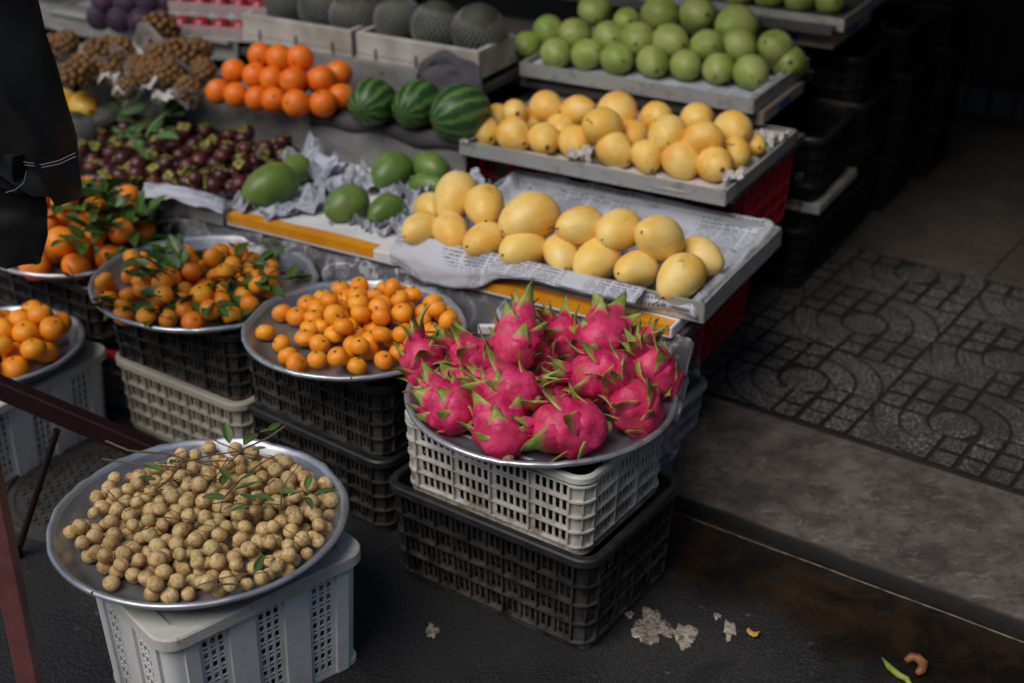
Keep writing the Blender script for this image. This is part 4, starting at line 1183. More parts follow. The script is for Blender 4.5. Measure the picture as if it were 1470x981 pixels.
gl = [(388,266,82,(-.75,.45),.70,zc+.025,'largest green mango with a yellow blush, leftmost on the foam lid'),
      (424,243,56,(-.5,.3),.7,zc+.02,'green mango half hidden behind the largest green mango'),
      (560,245,66,(-.55,.5),.74,zc+.03,'dark green mango, left one of the rear pair in newspaper'),
      (617,240,62,(.7,.2),.70,zc+.03,'pale green mango, right one of the rear pair in newspaper'),
      (497,292,66,(-.7,.4),.76,zc+.02,'green mango standing lowest in the middle of the foam lid'),
      (553,300,58,(-.6,.45),.66,zc+.012,'small green mango peeping out of newspaper at the front edge'),
      (613,264,60,(.8,.1),.55,zc+.01,'flat lying green mango below the rear pair, left of the yellow mangoes')]
for i, (px,py,w,tip,ra,z,lab) in enumerate(gl): mango(px,py,w,z,tip,M_MANGOD,lab,'green mangoes in newspaper on the foam lid',ratio=ra,seed=i*2)

# watermelons
WM = egg_mesh('watermelon_body', M_MELON, 1.0, .90, pinch=0, n=32, m=22, bend=0, seed=0)
WM_mat_scale = None
for i, (px,py,w,tip) in enumerate(((534,146,78,(-.35,.45)),(598,150,80,(-.45,.5)),(661,162,92,(-.85,.35)))):
    p = at(px,py,Z2+.062); L = w/ppm(p)
    mel = egg_mesh('watermelon_body', M_MELON, L, L*.88, pinch=.03, n=32, m=22, bend=0, seed=i)
    o = inst('watermelon', mel); tz = sqrt(max(0,1-tip[0]**2-tip[1]**2)); d = (CR*tip[0]+CU*-tip[1]+CT*tz).normalized()
    o.matrix_world = Matrix.Translation(p) @ axis_rot(d, i*.8).to_4x4()
    tag(o, ['round striped watermelon next to the oranges','striped watermelon in the middle of the three','elongated striped watermelon next to the golden mango tray'][i], 'watermelon', 'striped watermelons on the grey cloth')
    s = inst('stem_scar', SCAR, o); s.matrix_local = Matrix.Translation((L*.497,0,0))

def sphere_mesh(name, mat, r, squash=1.0, dimple=0.0, n=18, m=12, lump=.02, seed=0, seg=0):
    mb = MB()
    for j in range(m+1):
        th = pi*j/m
        for i in range(n):
            t = 2*pi*i/n
            d = Vector((sin(th)*cos(t), sin(th)*sin(t), cos(th)))
            k = 1 + lump*N3(d*1.6+Vector((seed,0,0))) + seg*cos(9*t)*sin(th)*.5
            p = d*r*k; p.z *= squash
            if dimple: p.z -= dimple*r*math.exp(-(th/.35)**2); p.z += dimple*r*.6*math.exp(-((pi-th)/.35)**2)
            mb.v.append(tuple(p))
    for j in range(m):
        for i in range(n):
            a = j*n+i; b = j*n+(i+1)%n; mb.f.append((a,a+n,b+n,b))
    return mb.mesh(name, mat, True)
def calyx_mesh(r, mat=M_GSTEM):
    mb = MB()
    for k in range(5):
        t = 2*pi*k/5; mb.box((cos(t)*r*.55, sin(t)*r*.55, .0006), (r*1.0, r*.5, .001), Matrix.Rotation(t,3,'Z'))
    mb.tube([(0,0,0),(.0004,0,.004)], [.0016,.0012], 6); return mb.mesh('calyx', mat, False)
CALYX = calyx_mesh(.0031)
# oranges
OR = [sphere_mesh('orange_body', M_ORNG, 1.0, .96, .05, 22, 14, .02, i) for i in range(3)]
orows = {'bottom row': (Z2+.036, [(313,131),(339,136),(369,141),(393,143),(425,148),(464,148),(490,139)]),
         'second row': (Z2+.080, [(336,102),(366,108),(390,113),(421,115),(461,113),(486,105)]),
         'top row': (Z2+.125, [(374,79),(402,83),(431,84)])}
rng = random.Random(5)
for rn, (z, lst) in orows.items():
    for i, (px,py) in enumerate(lst):
        p = at(px,py,z); r = (20.5 if px > 400 else 18.5)/ppm(p)
        o = inst('orange', OR[i%3]); o.matrix_world = Matrix.Translation(p) @ Matrix.Rotation(rng.uniform(0,6),4,'Z') @ Matrix.Rotation(rng.uniform(.2,1.8),4,'X') @ Matrix.Diagonal((r,r,r,1))
        tag(o, f'orange, {nth(i,len(lst))} in the {rn} of the orange pyramid', 'orange', 'oranges stacked in a pyramid')
        s = inst('calyx', CALYX, o); s.matrix_local = Matrix.Translation((0,0,.925)) @ Matrix.Diagonal((1.1/r,1.1/r,1.1/r,1))
# hidden support oranges at the back of the pyramid stay out of sight and are left out except one row
for i, (px,py) in enumerate([(352,118),(380,122),(408,126),(442,128)]):
    p = at(px,py,Z2+.036); r = 19.5/ppm(p); o = inst('orange', OR[i%3]); o.matrix_world = Matrix.Translation(p+SN*.06) @ Matrix.Diagonal((r,r,r,1))
    tag(o, 'orange half hidden inside the orange pyramid, behind its bottom row', 'orange', 'oranges stacked in a pyramid, inner row')

# pile solver: drop equal balls, lowest place first
def pile(n, r, inside, centre, spread, seed, floor_z, pull=.25, K_=60):
    rg = np.random.RandomState(seed); P = np.zeros((0,3))
    for _ in range(n):
        c = rg.uniform(-1,1,(K_*3,2))*spread + np.array(centre)[:2]
        c = np.array([q for q in c if inside(q[0],q[1])])[:K_]
        z = np.full(len(c), floor_z+r)
        if len(P):
            d = np.hypot(c[:,None,0]-P[None,:,0], c[:,None,1]-P[None,:,1])
            h = np.where(d < 2*r*.97, P[None,:,2]+np.sqrt(np.maximum((2*r*.97)**2-d**2,0)), -9)
            z = np.maximum(z, h.max(1))
        cost = z + pull*np.hypot(c[:,0]-centre[0], c[:,1]-centre[1])
        k = int(np.argmin(cost)); P = np.vstack([P, [c[k,0],c[k,1],z[k]]])
    return P
def in_circ(cx, cy, R): return lambda x, y: (x-cx)**2+(y-cy)**2 < R*R
def top_at(P, r, x, y):
    best = -9
    for q in P:
        d = sqrt((q[0]-x)**2+(q[1]-y)**2)
        if d < r: best = max(best, q[2]+sqrt(r*r-d*d))
    return best

# leaves and sprigs
def leaf_mesh(L, Wd, mat, curl=.15, fold=.25, seed=0, n=8, name='leaf'):
    mb = MB(); at_ = []
    for i in range(n+1):
        u = i/n; w = Wd/2*(sin(pi*u**.85))**.8 if 0 < u < 1 else .0004
        for j in range(5):
            v = (j-2)/2
            x = L*u; y = w*v; z = -curl*L*u*u + fold*abs(y) + .0012*N3((u*6,v*2,seed))
            mb.v.append((x,y,z)); at_.append(1.0 if j == 2 else 0.0)
    for i in range(n):
        for j in range(4): a = i*5+j; mb.f.append((a,a+5,a+6,a+1))
    return mb.mesh(name, mat, True, at_)
LEAVES = {'citrus': [leaf_mesh(.062,.031,M_LEAF,c,f,i) for i,(c,f) in enumerate(((.1,.3),(.35,.2),(-.15,.35),(.2,.5)))],
          'long': [leaf_mesh(.058,.022,M_LEAFL,c,f,i) for i,(c,f) in enumerate(((.1,.3),(.4,.2),(-.1,.5)))],
          'big': [leaf_mesh(.11,.042,M_LEAFG,c,f,i) for i,(c,f) in enumerate(((.15,.3),(.35,.2),(.0,.4)))]}
def sprig(loc, rz, kind, nl, L, label, group, rg, tilt=.25, scale=1.0, name='leafy_sprig', mat=None):
    root = empty(name, loc, rz); root.rotation_euler = (rg.uniform(-tilt,tilt), rg.uniform(-tilt,tilt), rz); tag(root, label, 'leaves', group)
    pts = [(L*k/5, .006*sin(k*1.3+rz)*(1 if L < .08 else 2), .004*cos(k*1.7)) for k in range(6)]
    mb = MB(); mb.tube(pts, [.0017,.0015,.0014,.0013,.0011,.0008], 5); mb.build('stem', mat or M_GSTEM, root, smooth=True)
    for k in range(nl):
        f = (k+1)/nl; q = Vector(pts[min(5,int(f*5))])
        sd = 1 if k%2 else -1; ang = sd*rg.uniform(.5,1.2) if k < nl-1 else rg.uniform(-.3,.3)
        o = inst('leaf', rg.choice(LEAVES[kind]), root)
        sc = rg.uniform(.75,1.1)*scale
        o.matrix_local = Matrix.Translation(q) @ Matrix.Rotation(ang,4,'Z') @ Matrix.Rotation(-rg.uniform(-.1,.5),4,'Y') @ Matrix.Rotation(rg.uniform(-.5,.5),4,'X') @ Matrix.Scale(sc,4)
    return root
# mandarins
MA = [sphere_mesh('mandarin_body', M_MAND, 1.0, .84, .10, 20, 12, .05, i, .012) for i in range(4)]
MA2 = [sphere_mesh('mandarin_body', M_MAND2, 1.0, .86, .10, 20, 12, .05, i+7, .012) for i in range(4)]
def mandarins(P, r, meshes, label, group, rg, parts=True, name='mandarin', up=.75, stalks=.0):
    for q in P:
        o = inst(name, rg.choice(meshes)); k = r*rg.uniform(.9,1.07)
        o.matrix_world = Matrix.Translation(q) @ Matrix.Rotation(rg.uniform(0,6.28),4,'Z') @ Matrix.Rotation(abs(rg.gauss(0,up)),4,'X') @ Matrix.Diagonal((k,k,k,1))
        tag(o, label(q) if callable(label) else label, 'mandarin', group)
        if parts:
            s = inst('calyx', CALYX, o); s.matrix_local = Matrix.Translation((0,0,.755)) @ Matrix.Diagonal((1/k,1/k,1/k,1))
rg = random.Random(11)
# T3: leafless small mandarins, heap toward the back right, a few loose at left front
r3 = .0225; z3 = .425-.030
loose3 = [(381,477),(404,494),(426,454),(405,449),(445,471),(441,437),(413,512),(425,523),(455,517)]
P3l = [at(x,y,z3+r3) for x,y in loose3]
base = pile(60, r3, lambda x,y: (x+.325)**2+(y-2.735)**2 < .192**2 and (x > -.44 or y > 2.86) and (x-.0*y) > -.47 and not (x < -.36 and y < 2.64), (-.29,2.74), .2, 3, z3, pull=.13)
mandarins(base, r3, MA, 'small leafless mandarin heaped in the tray left of the dragon fruit', 'small mandarins heaped in the leafless tray', rg)
for i, q in enumerate(P3l):
    mandarins([q], r3, MA, f'loose mandarin, {["leftmost","second","third","fourth","fifth","sixth","seventh","eighth","ninth"][i]} of those apart from the heap at the left of the leafless tray' if i else 'leftmost loose mandarin at the rim of the leafless tray', 'mandarins lying loose beside the heap', rg)
# T2 leafy small mandarins
r2 = .0240; z2 = .405-.030
P2 = pile(62, r2, in_circ(-.740,2.972,.200), (-.752,2.958), .21, 8, z2, pull=.09)
mandarins(P2, r2, MA[:2]+MA2[:2]+MA[2:], 'small mandarin among green leaves in the tray above the cream crate', 'small mandarins with leaves', rg)
for k in range(48):
    t = rg.uniform(0,6.28); d = rg.uniform(.02,.19); x, y = -.735+cos(t)*d, 2.975+sin(t)*d
    z = max(top_at(P2, r2*1.1, x, y)-.008, z2+.004)
    sprig((x,y,z), t+rg.uniform(-1,1), 'citrus', rg.choice((2,3,4)), .05, 'sprig of green mandarin leaves on the small mandarins above the cream crate', 'leaf sprigs among the small mandarins', rg, scale=rg.uniform(.7,1.0))
for (px,py) in ((392,386),(405,402),(385,410),(398,372)):
    sprig(at(px,py,z2+.02), rg.uniform(0,6), 'citrus', 4, .06, 'sprig of green mandarin leaves at the bare right side of the leafy tray', 'leaf sprigs at the bare side of the leafy tray', rg, scale=.95)
# T4 large leafy mandarins
r4 = .036; z4 = .365-.030
P4 = pile(44, r4, in_circ(-1.10,3.32,.185), (-1.12,3.31), .2, 5, z4, pull=.14)
mandarins(P4, r4, MA2, 'large mandarin among dark leaves in the tray below the black jacket', 'large mandarins with leaves', rg, up=.6)
for k in range(46):
    t = rg.uniform(0,6.28); d = rg.uniform(.04,.215); x, y = -1.09+cos(t)*d, 3.31+sin(t)*d
    if k > 15: x, y = -1.0+rg.uniform(-.05,.08), 3.25+rg.uniform(-.08,.12)
    z = max(top_at(P4, r4*1.05, x, y)-.010, z4+.03)
    sprig((x,y,z), rg.uniform(0,6.28), 'citrus', rg.choice((3,4,5)), .06, 'sprig of dark green leaves on the large mandarins', 'leaf sprigs among the large mandarins', rg, scale=rg.uniform(.85,1.15), tilt=.5)
sprig(at(112,405,.36), -1.5, 'citrus', 4, .07, 'sprig of leaves hanging over the front rim of the large mandarin tray', None, rg, scale=.9, tilt=.9)
# T5
r5 = .031; z5 = .258-.034
P5 = pile(34, r5, in_circ(-1.21,2.95,.155), (-1.19,2.94), .16, 6, z5, pull=.15)
mandarins(P5, r5, MA, 'smooth leafless mandarin in the tray at the left picture edge', 'smooth mandarins at the left edge', rg)

# longans
LG = [sphere_mesh('longan_body', M_LONG, 1.0, .95, .0, 16, 10, .05, i) for i in range(4)]
rl = .0149; zl = .313-.036
P1 = pile(299, rl, lambda x,y: (x+.560)**2/.228**2+(y-2.172)**2/.225**2 < 1 and (y-2.166) > -(x+.578)*.75-.235, (-.548,2.180), .26, 2, zl, pull=.10, K_=70)
for q in P1:
    o = inst('longan', rg.choice(LG)); k = rl*rg.uniform(.80,1.10)
    o.matrix_world = Matrix.Translation(q) @ Matrix.Rotation(rg.uniform(0,6.28),4,'Z') @ Matrix.Rotation(rg.uniform(0,3),4,'X') @ Matrix.Diagonal((k,k*.97,k*.95,1))
    tag(o, 'loose tan longan heaped on the large round tray nearest the camera', 'longan', 'loose longans heaped on the front tray')
for (px,py,lab) in ((102,766,'tan longan lying apart at the left rim of the longan tray'),(160,838,'tan longan at the front left end of the longan heap'),(362,466,'single tan longan lying on the black crate between two mandarin trays')):
    z = zl+rl if px != 362 else .375
    p = at(px,py,z) ; o = inst('longan', LG[0]); o.matrix_world = Matrix.Translation(p) @ Matrix.Diagonal((rl*1.03,)*3+(1,)); tag(o, lab, 'longan')
# twigs over the longans
def twig(pts, label, rad=.0022, leaves=(), z0=.37):
    W3 = [at(x,y,z) for x,y,z in pts]; root = empty('longan_twig', W3[0]); tag(root, label, 'twig', 'twigs lying on the longans')
    o = root.location.copy(); fin = []
    for i in range(len(W3)-1):
        for k_ in range(4): f = k_/4; q = W3[i].lerp(W3[i+1], f); fin.append(q-o+Vector((0,0,.0015*N3((q.x*60,q.y*60,1)))))
    fin.append(W3[-1]-o); n_ = len(fin)
    mb = MB(); mb.tube(fin, [rad*(1-.55*i/n_) for i in range(n_)], 6); mb.build('stem', M_STEM, root, smooth=True)
    for (lx,ly,lz,ang,sc) in leaves:
        q = at(lx,ly,lz)-o; l = inst('leaf', rg.choice(LEAVES['long']), root)
        l.matrix_local = Matrix.Translation(q) @ Matrix.Rotation(ang,4,'Z') @ Matrix.Rotation(rg.uniform(-.5,.1),4,'Y') @ Matrix.Rotation(rg.uniform(-.5,.5),4,'X') @ Matrix.Scale(sc*.95,4)
    return root
zt_ = .365
twig([(152,634,.36),(185,648,.37),(235,652,zt_),(290,664,zt_),(330,662,zt_)], 'long twig jutting out over the left back rim of the longan tray', .0024)
twig([(148,660,.35),(200,668,.36),(255,672,.355),(315,690,.35)], 'lower thin twig jutting out over the left back rim', .002)
twig([(410,612,.42),(385,630,.40),(350,645,.39),(322,672,.375)], 'twig with fresh leaves rising at the back of the longan tray', .0024, ((350,640,.40,1.2,1.0),(372,622,.41,.4,.8),(385,620,.41,1.0,.7),(330,638,.39,1.9,.9),(360,648,.39,-.4,.7)))
twig([(288,622,.40),(318,638,.39),(352,652,.38),(395,660,.37)], 'thin bare twig at the back of the longan tray', .0016)
twig([(222,705,.37),(242,690,.375),(262,665,.38),(300,655,.38),(350,648,.38)], 'forked grey twig across the left of the longans', .0024, ((232,676,.375,2.6,.8),(246,668,.375,1.6,.7),(225,690,.37,3.3,.6)))
twig([(322,715,.37),(345,690,.375),(372,668,.38),(395,655,.38)], 'leafy twig in the middle of the longans', .002, ((335,705,.375,.3,.9),(330,690,.375,2.2,.8),(352,688,.38,1.0,.9),(345,710,.375,-.8,.9),(325,715,.37,3.4,.8),(362,712,.375,-.2,.8),(318,698,.375,1.6,.8)))
twig([(402,738,.355),(404,712,.365),(412,690,.37),(430,668,.37)], 'upright bent twig right of the middle leaves', .0016)
twig([(415,712,.36),(432,706,.365),(455,712,.365),(468,705,.36)], 'leafy twig at the right of the longans', .0014, ((425,708,.37,2.8,.75),(440,704,.37,1.5,.7),(450,712,.37,.4,.8),(436,714,.365,-1.0,.8)))
twig([(283,842,.33),(310,832,.335),(345,826,.335),(385,822,.335)], 'thin twig at the front of the longans with one leaf', .0014, ((312,842,.335,.2,.8),(365,822,.34,1.2,.7),(375,806,.34,1.0,.6)))
twig([(155,705,.345),(172,722,.35),(180,735,.345),(205,725,.35)], 'thin twig at the far left of the longans', .0014)
twig([(300,800,.35),(335,770,.355),(345,760,.355)], 'short twig in the middle front of the longans', .0013, ((330,735,.36,.4,.7),))

# ------------------------------------------------------------------ dragon fruit
def make_scale(L, Wd, curl, out, tipw, seed, thick=.0040, g0=.45):
    """a fleshy bract: starts flush on the skin, runs along +X and curls outward (+Z)"""
    mb = MB(); at_ = []; n = 9; m = 6
    for layer in (1, -1):
        for i in range(n+1):
            u = i/n; w = Wd/2*((1-u)**tipw)*(1+.35*sin(pi*min(1,u*1.6)))*(.5+.5*min(1,u*6)) + .0005
            for j in range(m+1):
                v = (j/m-.5)*2
                x = L*(u - .10*curl*u*u); z = out*L*(u**1.9) + curl*L*(u**3)*.55 - .0010 - (.30-.25*u)*w*v*v + .0015*N3((u*5,v*2,seed))
                th = thick*(1-u*.45)*(1-v*v*.8)
                mb.v.append((x, w*v, z + layer*th)); 
                at_.append(min(1.3, max(0, (u-.22)*1.20*(g0/.45)) + .42*abs(v)**4*min(1,u*2.5)))
    N_ = (n+1)*(m+1)
    for l, fl in ((0,False),(1,True)):
        for i in range(n):
            for j in range(m):
                a = l*N_+i*(m+1)+j; q = (a,a+m+1,a+m+2,a+1); mb.f.append(q[::-1] if fl else q)
    for i in range(n):
        a = i*(m+1); b = a+N_; mb.f.append((a,b,b+m+1,a+m+1)); a += m; b += m; mb.f.append((a+m+1,b+m+1,b,a))
    return mb.mesh('scale', M_DRAG, True, at_)
SCL = [make_scale(.044,.040,.45,.18,.55,1,g0=.52), make_scale(.050,.036,.80,.20,.58,2,g0=.48), make_scale(.054,.032,.30,.36,.52,3,g0=.60), make_scale(.042,.046,1.0,.10,.55,4,g0=.42), make_scale(.046,.036,-.10,.30,.52,9,g0=.66)]
CRN = [make_scale(.062,.026,.25,.22,.6,5,g0=.62), make_scale(.058,.022,-.25,.40,.6,6,g0=.75), make_scale(.078,.022,.65,.12,.55,7,g0=.58)]
def dragon_body(seed):
    mb = MB(); n, m = 40, 26; at_ = []; sites = []
    ga = 2.39996
    for k in range(12):
        x = -.80 + 1.52*(k+.5)/12; sites.append((x, (k*ga+seed)%(2*pi)))
    for j in range(m+1):
        th = pi*j/m; x = -cos(th)
        for i in range(n):
            t = 2*pi*i/n; r = sin(th)**.9 if 0 < th < pi else 0
            b = 0
            for (sx, st_) in sites:
                dt = (t-st_+pi)%(2*pi)-pi; dx = (x-sx)
                b += .17*math.exp(-(dt*dt*max(.25,1-sx*sx))/.075)*math.exp(-((dx+.02)**2)/.040)
                b -= .06*math.exp(-(dt*dt)/.10)*math.exp(-((dx-.22)**2)/.03)
                b += .03*math.exp(-((abs(dt)-.42)**2)/.006)*math.exp(-((dx+.12)**2)/.06)
            k_ = 1 + b + .03*N3((x*2,cos(t)*2+seed,sin(t)*2))
            mb.v.append((x*.060*(1+.2*b), r*cos(t)*.0455*k_, r*sin(t)*.0455*k_))
            at_.append(min(.42, max(0, (abs(x)-.86)*2.2)))
    for j in range(m):
        for i in range(n):
            a = j*n+i; b = j*n+(i+1)%n; mb.f.append((a,a+n,b+n,b))
    return mb.mesh('dragon_fruit_body', M_DRAG, True, at_), sites
DB = [dragon_body(s) for s in (0.0, 1.9, 4.1)]
nb = MB(); nb.lathe([(.0075,-.010),(.0068,0),(.0078,.004),(.0070,.007),(.0035,.0072),(.0004,.006)], 12); nb.v = [(-z*1.5,y*1.35,x*1.35) for x,y,z in nb.v]
NUB = nb.mesh('stem_stub', M_NUB, True)
def dragon(px, py, z, crown, size, label, seed, roll=0):
    rg_ = random.Random(seed*7+1)
    p = at(px,py,z); dx, dy, tz = crown
    d = (CR*dx + CU*dy + CT*tz).normalized(); s = size
    body, sites = DB[seed%3]
    o = inst('dragon_fruit', body); o.matrix_world = Matrix.Translation(p) @ axis_rot(d, roll+seed*1.1).to_4x4() @ Matrix.Diagonal((s*rg_.uniform(.95,1.08),s,s,1))
    tag(o, label, 'dragon fruit', 'dragon fruit heaped on the round tray')
    for k, (sx, t) in enumerate(sites):
        r = .045*sqrt(max(0,1-sx*sx))**.9*1.04; q = Vector((sx*.058, r*cos(t), r*sin(t)))
        nrm = Vector((sx/.058*.35, cos(t)/.045*sqrt(max(.02,1-sx*sx)), sin(t)/.045*sqrt(max(.02,1-sx*sx)))).normalized()
        tx = (Vector((1,0,0)) - nrm*nrm.x).normalized(); ty = nrm.cross(tx)
        M = Matrix((tx,ty,nrm)).transposed().to_4x4()
        sc = rg_.uniform(.90,1.2)*(1.08 if sx > .1 else .88)
        l = inst('scale', rg_.choice(SCL), o); l.matrix_local = Matrix.Translation(q - nrm*.0015 - tx*.006) @ M @ Matrix.Rotation(rg_.uniform(-.3,.3),4,'Z') @ Matrix.Scale(sc,4)
    for k in range(6):
        t = 2*pi*k/6+seed; r = .012+.004*(k%2); q = Vector((.053, r*cos(t), r*sin(t)))
        nrm = Vector((0,cos(t),sin(t))); tx = Vector((1,0,0)); ty = nrm.cross(tx); M = Matrix((tx,ty,nrm)).transposed().to_4x4()
        l = inst('scale', rg_.choice(CRN), o); l.matrix_local = Matrix.Translation(q) @ M @ Matrix.Scale(rg_.uniform(.55,.95),4)
    l = inst('stem_stub', NUB, o); l.matrix_local = Matrix.Translation((-.0565,0,0))
    return o
dragon(611,524,.437,(-.25,.9,.2),1.02,'dragon fruit at the left rim with leaf tips pointing up over the mandarins',1)
dragon(684,517,.462,(-.75,.5,.2),.94,'small dragon fruit between the left rim fruit and the tall one',2)
dragon(741,490,.500,(.12,.80,-.5),1.04,'tall dragon fruit standing upright at the top of the heap',3)
dragon(866,482,.500,(.30,.35,-.85),1.10,'dragon fruit at the top right of the heap showing its cut stem',4,roll=.6)
dragon(865,540,.490,(-.92,.10,.15),1.10,'large dragon fruit lying across the right middle of the heap, tips to the left',5)
dragon(940,538,.445,(-.45,.60,.35),1.06,'dragon fruit at the right rim of the tray behind the lower right one',6)
dragon(913,587,.437,(-.35,.55,.30),1.04,'dragon fruit at the lower right rim of the tray',7)
dragon(643,585,.434,(-.66,.50,-.40),1.04,'dragon fruit at the front left rim showing a small cut stem',8)
dragon(731,560,.478,(-.80,.30,-.35),1.0,'dragon fruit in the middle of the heap with its stem to the right',9)
dragon(718,614,.434,(-.22,.80,-.45),1.10,'dragon fruit at the front centre of the tray with its stem hanging down',10)
dragon(816,614,.434,(-.95,.02,.20),1.16,'large dragon fruit lying at the front right of the tray, tips to the left',11)
dragon(800,568,.437,(-.85,.10,.20),.90,'dark dragon fruit half hidden behind the large front right one',12)
dragon(812,488,.455,(-.5,.65,.25),.92,'reddish brown dragon fruit half hidden between the two top fruits',13)
dragon(770,520,.440,(-.4,.4,.3),.85,'dragon fruit buried in the back middle of the heap',14)
dragon(905,505,.455,(.5,.5,.2),.88,'dark dragon fruit half hidden behind the top right one',15)
dragon(668,560,.425,(-.5,.2,-.4),.80,'small dragon fruit buried behind the two front left ones',16)
# thin stick with white handle behind the dragon fruit
root = empty('stick', at(640,478,.45)); tag(root, 'thin dark stick with a white handle between the mandarins and the dragon fruit', 'stick')
mb = MB(); mb.tube([at(577,475,.455)-root.location, at(686,478,.47)-root.location], .0022, 6); mb.build('rod', M_STEM, root, smooth=True)
mb = MB(); mb.box(at(702,472,.475)-root.location, (.045,.014,.020)); bevel(mb.build('handle', M_FOAM, root), .003)

# ------------------------------------------------------------------ mangosteens
MG = [sphere_mesh('mangosteen_body', M_MSTN, 1.0, .9, .0, 16, 10, .02, i) for i in range(2)]
mb = MB()
for k in range(4):
    t = pi/2*k+.3
    for a, b in ((0,1),): mb.lathe([(.42,-.12),(.46,-.04),(.30,.04),(.02,.03)], 8, lambda p,t_,r,z,t=t: Vector((p.x*1.0+cos(t)*.42, p.y+sin(t)*.42, z+.0)))
mb.tube([(0,0,0),(.02,0,.28)], [.13,.11], 6)
MGC = mb.mesh('calyx', M_MCAL, True)
rm = .0235
def inpoly(x, y):
    a = x*SE.x+y*SE.y; s = x*SN.x+y*SN.y
    return -2.93 < a < -2.25 and 2.52 < s < 2.945 and not (a > -2.62 and s < 2.52+ (a+2.62)*.3)
cs = S(-2.52,2.78,0)
PM = pile(132, rm, inpoly, (cs.x,cs.y), .42, 9, .432, pull=.05, K_=50)
for q in PM:
    o = inst('mangosteen', rg.choice(MG)); k = rm*rg.uniform(.88,1.06)
    o.matrix_world = Matrix.Translation(q) @ Matrix.Rotation(rg.uniform(0,6.28),4,'Z') @ Matrix.Rotation(rg.uniform(0,2.6),4,'X') @ Matrix.Diagonal((k,k,k,1))
    tag(o, 'dark purple mangosteen heaped in the steel tray behind the leafy mandarins', 'mangosteen', 'mangosteens heaped in the steel tray')
    s = inst('calyx', MGC, o); s.matrix_local = Matrix.Translation((0,0,.84)) @ Matrix.Scale(rg.uniform(.8,1.15),4)
# big leaves, yellow fruit and netted fruit at the left of the mangosteens
rb = random.Random(21)
for i, (px,py,rz_,lab) in enumerate(((140,205,.9,'large dusty green leaves at the left end of the mangosteen tray'),(175,190,.3,'large green leaves lying over the left mangosteens'),(205,178,.6,'large green leaves reaching right above the mangosteens'),(165,175,1.6,'dark leaves standing beside the yellow fruit'),(185,205,-.4,'green leaves drooping on the mangosteens'))):
    sprig(at(px,py,.50), rz_, 'big', 5, .09, lab, 'large leaves beside the mangosteens', rb, scale=.85, tilt=.4)
for i, (px,py,lab) in enumerate(((92,148,'yellow fruit half hidden behind the black jacket'),(122,153,'yellow fruit with leaves beside the netted fruit'))):
    mango(px,py,50,.52,(.5,.3),M_POMEL,lab,'yellow fruit behind the large leaves',ratio=.8,name='yellow_fruit',seed=i,cat='yellow fruit')
NETM = {}
def net_mesh(name, mat, n=22, turns=.5, rows=16, rr=.022, lo=.06, hi=.86):
    mb = MB()
    for sgn in (1,-1):
        for i in range(n):
            pts = []
            for j in range(rows+1):
                v = lo+(hi-lo)*j/rows; th = pi*v; t = 2*pi*i/n + sgn*turns*pi*v
                pts.append((sin(th)*cos(t)*1.03, sin(th)*sin(t)*1.03, -cos(th)*1.03))
            mb.tube(pts, rr, 3, False)
    return mb.mesh(name, mat, True)
NETW = net_mesh('foam_net', M_NET, n=30, rows=14, rr=.020); NETP = net_mesh('foam_net', M_PURP, n=24, rr=.040, hi=.97)
MLB = [sphere_mesh('melon_body', M_MELG, 1.0, 1.1, .0, 20, 14, .02, i) for i in range(2)]
PLB = sphere_mesh('plum_body', M_PEAR, 1.0, .95, .06, 18, 12, .02, 3)
def netted(name, px, py, z, rpx, body, net, label, cat, group, tilt=.3, seed=0):
    p = at(px,py,z); r = rpx/ppm(p); o = inst(name, body)
    o.matrix_world = Matrix.Translation(p) @ Matrix.Rotation(seed*1.1,4,'Z') @ Matrix.Rotation(tilt,4,'X') @ Matrix.Diagonal((r,r,r,1))
    tag(o, label, cat, group); inst('foam_net', net, o); return o
ma = [(-2.615,3.275),(-2.485,3.285),(-2.360,3.27),(-2.225,3.285),(-2.095,3.28),(-1.965,3.29)]
for i, (a, sq) in enumerate(ma):
    p = S(a, sq, Z3+.086+.004*(i%2)); r = .066+.003*(i%3); o = inst('netted_melon', MLB[i%2])
    o.matrix_world = Matrix.Translation(p) @ Matrix.Rotation(i*1.3,4,'Z') @ Matrix.Rotation(.35 if i%2 else -.2,4,'X') @ Matrix.Diagonal((r,r,r,1))
    tag(o, f'dark melon in a white foam net, {nth(i,len(ma))} in the long foam boxes', 'melon', 'netted melons in the long foam boxes'); inst('foam_net', NETW, o)
netted('netted_fruit',108,192,.49,30,MLB[0],NETW,'white foam netted fruit beside the large leaves and black jacket','netted fruit',None,.2,3)
netted('netted_fruit',152,168,.50,16,MLB[1],NETW,'small pale netted fruit right of the yellow fruit','netted fruit',None,.5,5)
pl = [(143,24,'bottom'),(172,28,'bottom'),(203,30,'bottom'),(232,26,'bottom'),(150,2,'top'),(182,4,'top'),(212,4,'top'),(240,2,'top')]
cnt = {'bottom':0,'top':0}
for i, (px,py,rn) in enumerate(pl):
    k = cnt[rn]; cnt[rn] += 1
    netted('netted_fruit', px, py, Z3+(.03 if rn=='bottom' else .075), 18, PLB, NETP, f'purple netted fruit, {nth(k,4)} in the {rn} row of the purple pile', 'netted fruit', 'purple netted fruit at the top left', .5, i)
RB = [sphere_mesh('wax_apple_body', M_REDF, 1.0, 1.0, .06, 16, 10, .08, i) for i in range(3)]
i = 0
